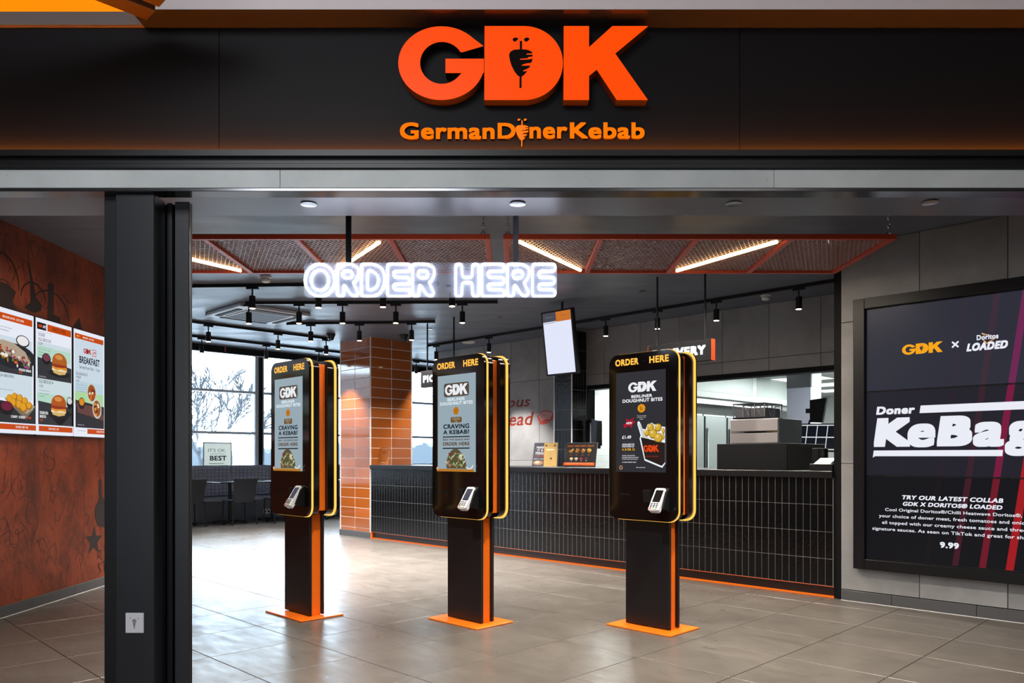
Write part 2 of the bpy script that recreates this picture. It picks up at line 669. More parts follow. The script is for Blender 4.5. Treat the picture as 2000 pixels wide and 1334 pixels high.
# ceiling over the order hall up to the dropped edge in front of the windows (kept clear of the kitchen)
w = [FC @ Vector(p) for p in ((4.2, 1.9, 0), (-7.53, 1.9, 0), (-7.53, 6.5, 0), (-9.32, 6.5, 0), (-9.32, -6.5, 0))]
ceil_main.prism([(p.x, p.y) for p in w] + [(-9.5, 4.43), (7.0, 4.43)], CEIL, CEIL + 0.15, axis='z')
ceiling = ceil_main.build('ceiling', M_CEIL, kind='structure')
MB().box(-4.5, 6.5, 3.66, 4.43, 2.59, 3.3).build('ceiling_soffit', M_SOFFIT, kind='structure')
MB().box(-9.40, -9.32, -6.5, 6.6, 2.861, 3.6).build('trim_1', M_BLACKM, M=FC, kind='structure')
MB().box(-12.2, -9.32, -6.5, 6.6, 3.45, 3.6).build('ceiling_window_bay', M_CEIL, M=FC, kind='structure')

# ------------------------------------------------------------------ mural wall on the near side
MB().box(3.66, 8.6, 0, 0.15, 0.0, CEIL + 0.1).build('wall_left', M_RUST, M=FL, kind='structure')
wall_left = bpy.data.objects['wall_left']
sk = MB().box(3.66, 8.6, -0.016, 0, 0.0, 0.004).build('baseboard_left', M_GROUTW, M=FL, kind='structure')
for k in range(9):
    x0 = 3.66 + 0.6 * k
    MB().box(x0 + 0.0015, min(x0 + 0.5985, 8.6), -0.014, -0.001, 0.003, 0.085, b=0.002).build('tile', M_SKIRT, sk)
# painted dark marks of the mural
rng = random.Random(3)
a = Art(y=-0.0004)
DK = (38, 28, 27)
DK2 = (66, 34, 26)


def stroke(rgb, pts, wd):
    L, Rr = [], []
    for i, p in enumerate(pts):
        q0, q1 = pts[max(0, i - 1)], pts[min(len(pts) - 1, i + 1)]
        d = Vector((q1[0] - q0[0], q1[1] - q0[1]))
        d = d.normalized() if d.length > 1e-6 else Vector((1, 0))
        w_ = wd * (0.55 + 0.45 * math.sin(math.pi * i / max(1, len(pts) - 1)))
        L.append((p[0] - d.y * w_, p[1] + d.x * w_))
        Rr.append((p[0] + d.y * w_, p[1] - d.x * w_))
    a.mb.add([(p[0], a.y, p[1]) for p in L + Rr], [(i, i + 1, len(L) + i + 1, len(L) + i) for i in range(len(L) - 1)], a.slot(rgb))


for k in range(230):
    x, z = rng.uniform(5.5, 7.4), rng.uniform(0.12, 2.85)
    if 1.3 < z < 2.35:
        continue
    pts, ang = [], rng.uniform(0, 6.28)
    turn = rng.uniform(-0.9, 0.9)
    for s in range(rng.randint(4, 9)):
        pts.append((x, z))
        ang += turn + rng.uniform(-0.5, 0.5)
        x += 0.035 * math.cos(ang) * rng.uniform(0.5, 1.4)
        z += 0.05 * math.sin(ang) * rng.uniform(0.5, 1.4)
        z = min(max(z, 0.1), 2.93)
    a.y -= 0.000004
    stroke(DK2 if rng.random() < 0.75 else DK, pts, rng.uniform(0.0018, 0.005))
a.y -= 0.0003
star = []
for k in range(10):
    r_ = 0.14 if k % 2 == 0 else 0.056
    star.append((6.98 + r_ * 1.05 * math.sin(math.pi * k / 5 + 0.06), 0.435 + r_ * math.cos(math.pi * k / 5 + 0.06)))
a.poly((36, 34, 36), star)
# raised hand above the star
a.poly((40, 36, 38), [(6.99, 0.66), (7.05, 0.56), (7.16, 0.54), (7.3, 0.56), (7.3, 0.86), (7.22, 0.80), (7.19, 0.90), (7.15, 0.80), (7.12, 0.84), (7.105, 0.99), (7.06, 0.99), (7.06, 0.80), (7.0, 0.74)])
for pts in ([(7.04, 0.26), (7.05, 0.33), (7.09, 0.34), (7.10, 0.30), (7.06, 0.29), (7.11, 0.25)], [(7.10, 0.22), (7.05, 0.21), (7.07, 0.17), (7.10, 0.15), (7.05, 0.12)], [(7.12, 0.22), (7.18, 0.23)], [(7.15, 0.22), (7.155, 0.12)]):
    a.y -= 0.00001
    stroke(DK, pts, 0.009)
# spires, arches and blots of the upper dark skyline
a.poly((34, 26, 26), [(5.98, 2.36), (6.06, 2.42), (6.05, 2.62), (6.02, 2.78), (6.08, 2.62), (6.13, 2.47), (6.2, 2.43), (6.2, 2.38), (6.1, 2.34)])
a.poly((40, 27, 25), [(6.28, 2.34), (6.29, 2.62), (6.34, 2.64), (6.37, 2.62), (6.36, 2.38), (6.46, 2.37), (6.46, 2.32), (6.3, 2.3)])
a.poly((36, 28, 30), [(6.56, 2.18), (6.62, 2.3), (6.74, 2.42), (6.78, 2.34), (6.86, 2.24), (6.92, 2.12), (6.86, 2.02), (6.7, 2.0), (6.6, 2.06)])
a.poly((44, 28, 26), [(5.5, 2.42), (5.62, 2.5), (5.78, 2.5), (5.88, 2.46), (5.84, 2.38), (5.9, 2.3), (5.7, 2.22), (5.5, 2.24)])
for cx, cz, rx, rz in ((5.72, 2.48, 0.2, 0.24), (6.32, 2.36, 0.26, 0.2), (6.1, 2.44, 0.16, 0.14)):
    a.y -= 0.0001
    stroke(DK, arc_pts(cx, cz, rx, rz, 0, 180, 14), 0.007)
art_left = a.build('mural_marks', wall_left)

# ------------------------------------------------------------------ screen wall on the far side of the counter
def panel_grid(parent, xs, zs, y, th, material, gap=0.0025, skip=None):
    for i in range(len(xs) - 1):
        for j in range(len(zs) - 1):
            if skip and skip(xs[i], xs[i + 1], zs[j], zs[j + 1]):
                continue
            MB().box(xs[i] + gap, xs[i + 1] - gap, y - th, y, zs[j] + gap, zs[j + 1] - gap, b=0.0015).build('panel', material, parent)


wr = MB().box(-0.02, 4.2, 0.0, 0.18, 0.0, CEIL + 0.1).build('wall_right', M_BLACKM, M=FC, kind='structure')
panel_grid(wr, [0.025, 0.633, 1.227, 1.825, 2.42, 3.02, 4.15], [0.09, 1.143, 2.322, CEIL], 0.0, 0.014, M_CONC)
br = MB().box(0.03, 4.2, -0.028, -0.014, 0, 0.004).build('baseboard_right', M_GROUTW, M=FC, kind='structure')
for k, (x0, x1) in enumerate(((0.03, 0.43), (0.43, 1.03), (1.03, 1.63), (1.63, 2.23), (2.23, 2.83), (2.83, 4.2))):
    MB().box(x0 + 0.0015, x1 - 0.0015, -0.027, -0.015, 0.003, 0.088, b=0.002).build('tile', M_SKIRT, br)

# ------------------------------------------------------------------ wall behind the counter with the kitchen hatch
wbk = MB()
BW = 1.83
wbk.box(-4.2, -0.3, BW, BW + 0.15, 2.19, CEIL + 0.1)
wbk.box(-7.53, -4.2, BW, BW + 0.15, 0, CEIL + 0.1)
wbk.box(-0.3, 0.2, BW, BW + 0.15, 0, CEIL + 0.1)
wbk.box(-4.2, -0.3, BW, BW + 0.15, 0, 0.88)
wall_back = wbk.build('wall_back', M_BLACKM, M=FC, kind='structure')
xs = [-7.53, -6.91, -6.31, -5.712, -5.12, -4.51, -3.91, -3.315, -2.715, -2.115, -1.52, -0.921, -0.325, 0.2]
panel_grid(wall_back, xs, [2.338, CEIL], BW, 0.012, M_CONC)
panel_grid(wall_back, [-4.2] + xs[6:12] + [-0.3], [2.19, 2.338], BW, 0.012, M_CONC)
panel_grid(wall_back, xs[:6] + [-4.2], [0.9, 1.144, 2.338], BW, 0.012, M_CONC)
MB().box(-4.2, -0.3, BW - 0.02, BW + 0.15, 2.135, 2.19).box(-4.24, -4.2, BW - 0.02, BW + 0.15, 0.88, 2.19).build('trim_2', M_BLACKM, M=FC, kind='structure')
MB().box(-0.045, 0.022, 0.015, BW, 0, CEIL + 0.1).build('wall_return', M_BLACKM, M=FC, kind='structure')

# brush lettering and loaf painted on this wall
a = Art(y=BW - 0.0125)
RB = (176, 62, 42)
a.text(RB, 'famous', -5.30, 1.955, w=1.0, h=0.16, align='R', bold=0.012, shear=0.25)
a.text(RB, 'bread', -5.227, 1.672, w=0.86, h=0.20, align='R', bold=0.012, shear=0.2)
LX, LZ = -5.165, 1.672
def lf(pts):
    return [(LX + 0.335 * p[0], LZ + 0.215 * p[1]) for p in pts]
a.poly((170, 58, 44), lf([(0.0, 0.62), (0.2, 0.86), (0.5, 1.0), (0.78, 0.92), (1.0, 0.74), (1.02, 0.42), (0.8, 0.16), (0.5, 0.03), (0.2, 0.0), (0.1, 0.3)]))
for r_ in range(4):
    for c_ in range(9 - r_):
        x, z = 0.05 + 0.1 * c_ + 0.06 * r_, 0.66 - 0.125 * r_ + 0.05 * c_ - 0.006 * c_ * c_
        a.mb.flat(lf([(x, z), (x + 0.055, z + 0.02), (x + 0.065, z + 0.1), (x + 0.015, z + 0.085)]), a.y - 0.0003, a.slot((225, 215, 215)))
a.build('wall_lettering', wall_back)

# ------------------------------------------------------------------ unseen closing walls
MB().box(-12.2, -9.0, 6.5, 6.6, 0, 3.6).box(-9.1, -7.43, 6.5, 6.6, 0, 3.6).box(-7.53, -7.43, BW, 6.6, 0, 3.4).build('wall_side', M_CONC, M=FC, kind='structure')
MB().box(-13, -3.65, 8.6, 8.7, 0, 3.6).build('wall_inner', M_CONC, kind='structure').location = (0, 0, 0)

# ------------------------------------------------------------------ shop front
ZF0, ZF1 = 2.602, 3.21
fb = MB().box(-6, 6.6, 3.62, 3.72, ZF0 - 0.1, 4.3)
wall_front = fb.build('wall_front', M_BLACKM, kind='structure')
for x0, x1 in ((-6, -3.81), (-3.81, -1.373), (-1.373, 1.067), (1.067, 3.5), (3.5, 6.6)):
    MB().box(x0 + 0.001, x1 - 0.001, 3.60, 3.62, ZF0, ZF1, b=0.001).build('panel', M_FASCIA, wall_front)
# side cheeks outside the frame
MB().box(-6, -4.4, 3.6, 3.75, 0, 2.7).box(5.3, 6.6, 3.6, 3.75, 0, 2.7).build('wall_front_side', M_CONC2, kind='structure')
# shelf under the fascia hiding the strip light
tr = MB()
tr.box(-6, 6.6, 3.545, 3.62, 2.590, 2.600)
tr.box(-6, 6.6, 3.545, 3.549, 2.600, 2.618)
tr.box(-6, 6.6, 3.575, 3.62, 2.562, 2.590)
tr.box(-6, 6.6, 3.602, 3.62, 2.600, 2.644)
tr.box(-6, 6.6, 3.56, 3.62, 2.538, 2.560, b=0.002)
tr.build('trim_3', M_BLACK, kind='structure')
led = tag(MB().box(-6, 6.6, 3.574, 3.584, 2.6005, 2.612).build('strip_light', M_LEDO2), 'orange strip light hidden on the shelf along the foot of the black fascia', 'light')
cb = MB().box(-6, 6.6, 3.585, 3.66, 2.450, 2.536).build('trim_4', M_BLACKM, kind='structure')
for x0, x1 in ((-6, -3.4), (-3.4, -1.08), (-1.08, 1.22), (1.22, 3.5), (3.5, 6.6)):
    MB().box(x0 + 0.001, x1 - 0.001, 3.575, 3.585, 2.452, 2.536, b=0.001).build('panel', M_CONC2, cb)
MB().box(-6, 6.6, 3.57, 3.66, 2.434, 2.4495, b=0.002).build('trim_5', mat('dark_bronze', (92, 92, 96), 0.18, 0.9), kind='structure')
# ledge and pale bulkhead over the fascia
MB().box(-1.72, 6.6, 3.455, 3.60, 3.2105, 3.2125).build('trim_6', mat('bronze_sheet', (48, 44, 42), 0.2, 0.0), kind='structure')
MB().box(-6, -1.72, 3.575, 3.62, 3.2105, 3.272).build('trim_7', mat('brown_sheet', (104, 92, 88), 0.35), kind='structure')
MB().box(-1.72, 6.6, 3.46, 3.60, 3.2127, 4.3).build('wall_bulkhead', mat('pale_plaster', (196, 186, 188), 0.6), kind='structure')
lb = tag(MB().box(-6, -1.72, 3.585, 3.6195, 3.273, 4.2).build('light_panel', emat((255, 140, 0), 1.0)), 'glowing orange light panel above the fascia beside the dark slats', 'light')
t = thing('slat_baffle', 'dark brown timber slats hanging beside the orange light panel', 'slats', frame((-1.63, 3.43, 3.148), math.atan2(0.7094, 0.7047)))
for k in range(4):
    MB().box(-1.5, -0.0, -0.14 * k - 0.1, -0.14 * k, 0.0, 0.05, b=0.003).build('slat', mat('dark_timber', (58, 36, 20), 0.45), t)

# mall hall around the camera
MB().box(-8.2, 8.2, -6.2, 3.62, 4.3, 4.4).build('ceiling_mall', mat('mall_plaster', (120, 118, 116), 0.7), kind='structure')
MB().box(-8.2, 8.2, -6.3, -6.2, 0, 4.4).box(-8.3, -8.2, -6.3, 3.7, 0, 4.4).box(8.2, 8.3, -6.3, 3.7, 0, 4.4).build('wall_mall', mat('mall_wall', (150, 140, 130), 0.7), kind='structure')
MB().box(-13, -6, 3.62, 3.72, 0, 4.4).box(6.6, 11, 3.62, 3.72, 0, 4.4).box(10.5, 10.6, 3.7, 9, 0, 4.4).box(-13.1, -13, 3.7, 24, 0, 3.6).build('wall_outer', M_CONC, kind='structure')

# ------------------------------------------------------------------ steel column of the shutter
t = thing('shutter_column', 'black steel column with shutter guide rail and white key switch plate', 'column', T(0, 0, 0))
MB().box(-1.858, -1.677, 3.60, 3.715, 0, 2.434, b=0.003).build('main_post', M_COLUMN, t)
MB().box(-1.930, -1.8585, 3.635, 3.80, 0, 2.434, b=0.002).build('side_post', M_BLACK, t)
MB().box(-1.858, -1.60, 3.7605, 3.80, 0, 2.434).build('web', M_BLACKM, t)
MB().box(-1.632, -1.5605, 3.715, 3.726, 0, 2.434, b=0.003).box(-1.680, -1.652, 3.735, 3.76, 0, 2.434, b=0.002).build('guide_rail', M_COLUMN, t)
MB().box(-1.60, -1.566, 3.7265, 3.76, 0, 2.434).build('edge_seal', M_BLACKM, t)
sp = MB().box(-0.0425, 0.0425, -0.008, 0.0, -0.047, 0.047, b=0.002).build('switch_plate', mat('grey_plate', (205, 206, 212), 0.35), t, M=T(-1.766, 3.60, 0.422), label='pale grey key switch plate')
kb = MB().cyl((0, -0.013, 0.011), 0.0085, 0.006, 'y', 14).box(-0.0045, 0.0045, -0.011, -0.008, -0.015, 0.008)
kb.build('lock_barrel', M_STEEL, sp)
ar = MB()
for pts in ([(-0.022, 0.026), (-0.016, 0.026), (-0.019, 0.020)], [(0.015, 0.020), (0.021, 0.020), (0.018, 0.026)], ell(0, -0.023, 0.003, 0.003, 10)):
    ar.flat(pts, -0.0083)
ar.build('arrow_marks', pmat((40, 40, 44)), sp)

# ------------------------------------------------------------------ letters on the fascia
YL = 3.53
SX = 3.53 / 1500
LW, LH = 488 * SX, 144 * SX
def gx(p):
    return ((p[0]) * LW, p[1] * LH)
t = thing('shop_sign', 'big glowing orange three-letter sign standing off the black fascia', 'sign', T((777.7 - 1000) * SX, YL, 1.2 + (892 - 194.8) * SX))
M_RET = mat('letter_return', (34, 14, 4), 0.5, spec=0.2)
for k, L in enumerate((LOGO_G, LOGO_D, LOGO_K)):
    lt = MB().prism([gx(p) for p in L], 0.004, 0.0695).build('letter', M_RET, t)
    face = MB().prism([gx(p) for p in L], 0.0, 0.0038).build('letter_face', M_SIGN, lt)
    if k == 1:
        em = MB()
        for q in DONER_ON_D:
            em.flat([gx(p) for p in q], -0.0006)
        em.build('doner_emblem', mat('emblem_black', (14, 8, 8), 0.6, spec=0.05), lt)

SX2 = 3.585 / 1500
t = thing('name_sign', 'row of small glowing orange cut letters under the big three-letter sign', 'sign', T(0, 3.585, 0))
def islands(vs, fs):
    par = list(range(len(vs)))
    def find(i):
        while par[i] != i:
            par[i] = par[par[i]]
            i = par[i]
        return i
    for f_ in fs:
        for i in f_[1:]:
            par[find(i)] = find(f_[0])
    out = {}
    for f_ in fs:
        out.setdefault(find(f_[0]), []).append(f_)
    return out.values()


def solid_letter(vs, fs, y0, y1, parent, m0, m1, name='letter'):
    """A cut letter: front triangles, the same at the back, and a rim along the open edges."""
    used = sorted({i for f_ in fs for i in f_})
    new = {i: k for k, i in enumerate(used)}
    n_ = len(used)
    mb = MB()
    mb.add([(vs[i][0], y0, vs[i][1]) for i in used] + [(vs[i][0], y1, vs[i][1]) for i in used], [tuple(new[i] for i in f_) for f_ in fs], 0)
    mb.f += [tuple(new[i] + n_ for i in reversed(f_)) for f_ in fs]
    mb.mi += [1] * len(fs)
    edges = {}
    for f_ in fs:
        for i in range(len(f_)):
            a_, b_ = new[f_[i]], new[f_[(i + 1) % len(f_)]]
            edges[(a_, b_)] = edges.get((a_, b_), 0) + 1
    for (a_, b_) in edges:
        if (b_, a_) not in edges:
            mb.f.append((a_, a_ + n_, b_ + n_, b_))
            mb.mi.append(1)
    return mb.build(name, [m0, m1], parent)


M_NAME = emat((255, 118, 8), 1.0, 'amber_acrylic')
def px2(x):
    return (x - 1000) * SX2
def pz2(y):
    return 1.2 + (892 - y) * SX2
COPIES[0] = 24
for s, xa, xb, yb, yt in (('German', 781, 966, 272, 239), ('D', 972, 1007, 271, 240), ('ner', 1034, 1108, 271, 247.5), ('Kebab', 1113, 1259, 271, 239)):
    vs, fs = fit_text(s, px2(xa), pz2(yb), px2(xb) - px2(xa), pz2(yt) - pz2(yb), bold=0.03, res=4)
    n0 = len(vs) // (COPIES[0] + 1)
    for isl in islands(vs[:n0], [f_ for f_ in fs if max(f_) < n0]):
        mine = {i for f_ in isl for i in f_}
        allf = [f_ for f_ in fs if (f_[0] % n0) in mine]
        solid_letter(vs, allf, 0.0, 0.0145, t, M_NAME, M_RET)
COPIES[0] = 8
dk = MB()
hh = pz2(231.5) - pz2(286)
for q in DONER:
    dk.prism([(px2(1019.5) + p[0] * hh * 1.0, pz2(286) + p[1] * hh) for p in q], 0.0, 0.0145, ms=1)
dk.build('doner_emblem', [M_NAME, M_RET], t)

# ------------------------------------------------------------------ downlights of the soffit and the ceiling
def downlight(x, y, z, label, r=0.043, power=300.0, group=None, col=(1.0, 0.92, 0.8)):
    t = thing('downlight', label, 'downlight', T(x, y, z), group)
    MB().lathe([(r * 0.78, -0.001), (r, -0.001), (r * 1.04, -0.006), (r * 0.78, -0.004)], n=20).build('trim_ring', M_ALU, t, smooth=40)
    MB().cyl((0, 0, -0.0035), r * 0.74, 0.002, 'z', 20).build('lens', M_LAMP, t)
    d = bpy.data.lights.new('lamp', 'SPOT')
    d.energy, d.color, d.spot_size, d.spot_blend, d.shadow_soft_size = power, col, R(105), 0.6, 0.03
    o = bpy.data.objects.new('lamp', d)
    scene.collection.objects.link(o)
    o.parent = t
    o.location = (0, 0, -0.012)
    return t


for px, py, w_ in ((603, 398, 'in the pale soffit above the letter O of the neon sign'), (1011, 397, 'in the pale soffit above the end of the neon sign'),
                   (1433, 397, 'in the dark soffit over the wider mesh panel'), (1816, 394, 'in the dark soffit near the video wall')):
    Y = 1.39 * 1500 / (892 - py)
    downlight((px - 1000) * Y / 1500, Y, 2.59, 'round recessed downlight ' + w_)
for px, py, w_ in ((1255, 569, 'behind the mesh panels near the hanging rods of the counter sign'), (977, 620, 'above the middle kiosk'), (839, 643, 'beside the orange pillar'),
                   (1187, 519, 'seen through the mesh, second bay'), (1294, 515, 'seen through the mesh, third bay'), (1492, 515, 'seen through the mesh next to the long lamp')):
    Y = (CEIL - 1.2) * 1500 / (892 - py)
    downlight((px - 1000) * Y / 1500, Y, CEIL, 'small ceiling downlight ' + w_, r=0.038, power=240)


# ================================================================== ORDER HALL
# ------------------------------------------------------------------ hanging mesh panels
def grille(name, label, x0, x1, bars, tubes, chains):
    Y1, Y2, z = 5.294, 6.303, 2.70
    t = thing(name, label, 'ceiling panel', T(0, 0, z))
    MB().box(x0, x1, Y1, Y1 + 0.03, 0.0, 0.036, b=0.002).build('rail', M_REDOR, t)
    MB().box(x0, x1, Y2 - 0.03, Y2, 0.0, 0.036, b=0.002).build('rail', M_REDOR, t)
    edges = [x0] + bars + [x1]
    for k, x in enumerate(edges):
        a0 = x if k == 0 else (x - 0.04 if k == len(edges) - 1 else x - 0.02)
        MB().box(a0, a0 + 0.04, Y1 + 0.0305, Y2 - 0.0305, 0.0, 0.036, b=0.002).build('crossbar', M_REDOR, t)
    tan = 2.4
    for k in range(len(edges) - 1):
        xa, xb = edges[k] + 0.02, edges[k + 1] - 0.02
        mb = MB()
        w = xb - xa
        for sgn in (1, -1):
            c = -w * tan if sgn > 0 else 0.0
            while c < (Y2 - Y1 + (w * tan if sgn < 0 else 0)):
                # y = Y1 + c + sgn * tan * (x - xa)
                pts = []
                for xx in (xa, xb):
                    yy = Y1 + c + sgn * tan * (xx - xa)
                    pts.append([xx, yy])
                lo, hi = Y1 + 0.02, Y2 - 0.02
                p, q = pts
                ok = True
                for (e, g) in ((p, q), (q, p)):
                    if e[1] < lo or e[1] > hi:
                        lim = lo if e[1] < lo else hi
                        if (g[1] < lo and lim == lo) or (g[1] > hi and lim == hi):
                            ok = False
                            break
                        f_ = (lim - e[1]) / (g[1] - e[1])
                        e[0] += f_ * (g[0] - e[0])
                        e[1] = lim
                if ok and abs(p[0] - q[0]) > 0.005:
                    h = 0.0052
                    mb.add([(p[0], p[1] - h, 0.018), (p[0], p[1] + h, 0.018), (p[0], p[1], 0.026), (q[0], q[1] - h, 0.018), (q[0], q[1] + h, 0.018), (q[0], q[1], 0.026)],
                           [(0, 1, 4, 3), (1, 2, 5, 4), (2, 0, 3, 5)])
                c += 0.08
        mb.build('expanded_mesh', mat('mesh_metal', (196, 152, 144), 0.4, 0.2), t, kind='stuff')
    for xa, ya, xb, yb in tubes:
        lt = MB().tube([(xa, ya, 0.001), (xb, yb, 0.001)], 0.013, 10).build('linear_lamp', M_TUBE, t)
        d = bpy.data.lights.new('lamp', 'AREA')
        d.shape, d.size, d.size_y, d.energy, d.color = 'RECTANGLE', math.hypot(xb - xa, yb - ya), 0.02, 26, (1.0, 0.88, 0.72)
        o = bpy.data.objects.new('lamp', d)
        scene.collection.objects.link(o)
        o.parent = t
        o.location = ((xa + xb) / 2, (ya + yb) / 2, -0.0135)
        o.rotation_euler = (0, 0, math.atan2(yb - ya, xb - xa))
    link = MB()
    for xx, yy in chains:
        mb = MB()
        zz, k = 0.05, 0
        while zz < CEIL - z - 0.035:
            ring = [((0.009 * math.cos(g) if k % 2 == 0 else 0.0), (0.009 * math.cos(g) if k % 2 else 0.0), zz + 0.019 * math.sin(g)) for g in [2 * math.pi * i / 8 for i in range(8)]]
            mb.tube([(xx + p[0], yy + p[1], p[2]) for p in ring], 0.0032, 5, closed=True)
            zz += 0.029
            k += 1
        mb.cyl((xx, yy, CEIL - z - 0.03), 0.014, 0.03, 'z', 10, r2=0.024)
        mb.tube([(xx + 0.016 * math.cos(g), yy, 0.05 + 0.016 * math.sin(g)) for g in [2 * math.pi * i / 10 for i in range(10)]], 0.004, 5, closed=True)
        mb.build('chain', M_CHROME, t)
    return t


grille('mesh_panel', 'red-orange framed mesh ceiling panel hung behind the first letters of the neon sign', -2.80, -0.152, [-2.13, -1.496, -0.843],
       [(-2.72, 5.42, -2.19, 6.2), (-0.93, 5.38, -1.42, 6.2)], [(-0.20, 5.34), (-2.74, 5.34), (-0.2, 6.27)])
grille('mesh_panel', 'red-orange framed mesh ceiling panel reaching towards the wall with the video screens', -0.06, 2.654, [0.614, 1.278, 1.934],
       [(0.05, 5.36, 0.55, 6.18), (1.85, 5.36, 1.33, 6.2)], [(-0.03, 5.34), (2.62, 5.34), (2.60, 6.27)])

# ------------------------------------------------------------------ neon sign
NY = 4.75
NS = NY / 1500
NZ = 1.2 + (892 - 581) * NS
NX = (594 - 1000) * NS
t = thing('neon_sign', 'white double-line neon sign reading ORDER HERE on a clear backing', 'sign', T(NX, NY, NZ))


def nrm(px, py):
    return (px * NS, (581 - py) * NS)


def fillet(pts, r, n=4):
    out = []
    k = len(pts)
    for i in range(k):
        p, a, b = Vector(pts[i]), Vector(pts[i - 1]), Vector(pts[(i + 1) % k])
        rr = min(r, (a - p).length * 0.48, (b - p).length * 0.48)
        p0, p1 = p + (a - p).normalized() * rr, p + (b - p).normalized() * rr
        for j in range(n + 1):
            u_ = j / n
            out.append(tuple((1 - u_) ** 2 * p0 + 2 * u_ * (1 - u_) * p + u_ * u_ * p1))
    return out


def N_E(x0, x1):
    a_, s = x0, 12
    return [[(a_, 516), (x1, 516), (x1, 530), (x0 + s, 530), (x0 + s, 542), (x1 - 1, 542), (x1 - 1, 555), (x0 + s, 555), (x0 + s, 566), (x1, 566), (x1, 579), (a_, 579)]]


def N_R(x0, x1):
    return [[(x0, 516), (x1 - 14, 516), (x1, 523), (x1 + 1, 536), (x1 - 5, 549), (x1 - 10, 552), (x1, 573), (x1 - 5, 579), (x1 - 14, 577), (x1 - 26, 558), (x0 + 13, 558), (x0 + 12, 579), (x0, 579)],
            [(x0 + 11, 529), (x1 - 15, 529), (x1 - 11, 535), (x1 - 14, 543), (x0 + 11, 543)]]


def N_D(x0, x1):
    return [[(x0, 516), (x1 - 22, 516), (x1 - 6, 524), (x1, 540), (x1 - 1, 557), (x1 - 9, 573), (x1 - 22, 579), (x0, 579)],
            [(x0 + 12, 529), (x1 - 25, 529), (x1 - 14, 538), (x1 - 12, 548), (x1 - 15, 560), (x1 - 26, 567), (x0 + 12, 567)]]


def N_O(x0, x1):
    cx, rx = (x0 + x1) / 2, (x1 - x0) / 2
    return [[(cx + rx * math.cos(R(g)), 547.5 + 31.5 * math.sin(R(g))) for g in range(0, 360, 15)], [(cx + (rx - 12) * math.cos(R(g)), 547.5 + 20 * math.sin(R(g))) for g in range(0, 360, 18)]]


def N_H(x0, x1):
    return [[(x0, 516), (x0 + 12, 516), (x0 + 13, 542), (x1 - 13, 542), (x1 - 12, 516), (x1, 516), (x1, 579), (x1 - 12, 579), (x1 - 13, 552), (x0 + 13, 552), (x0 + 12, 579), (x0, 579)]]


for fn, xa, xb in ((N_O, 596, 654), (N_R, 659, 700), (N_D, 706, 752), (N_E, 757, 801), (N_R, 806, 848), (N_H, 890, 935), (N_E, 941, 985), (N_R, 991, 1033), (N_E, 1040, 1084)):
    mb = MB()
    for loop in fn(xa, xb):
        loop = [nrm(p[0] - 594, p[1]) for p in loop]
        loop = fillet(loop, 0.016, 4) if fn is not N_O else loop
        mb.tube([(p[0], -0.012, p[1]) for p in loop], 0.0062, 6, closed=True)
    mb.build('letter', M_NEON, t, smooth=60)
MB().prism(rrect(0, 494 * NS, 0, 68 * NS, 0.03), 0.0, 0.008).build('backing', M_ACRYL, t)
for px in (680, 1007.5):
    x = (px - 594) * NS
    MB().box(x - 0.0175, x + 0.0175, 0.010, 0.016, 0.01, CEIL - NZ).build('hanger', M_BLACK if px < 800 else M_ALU, t)

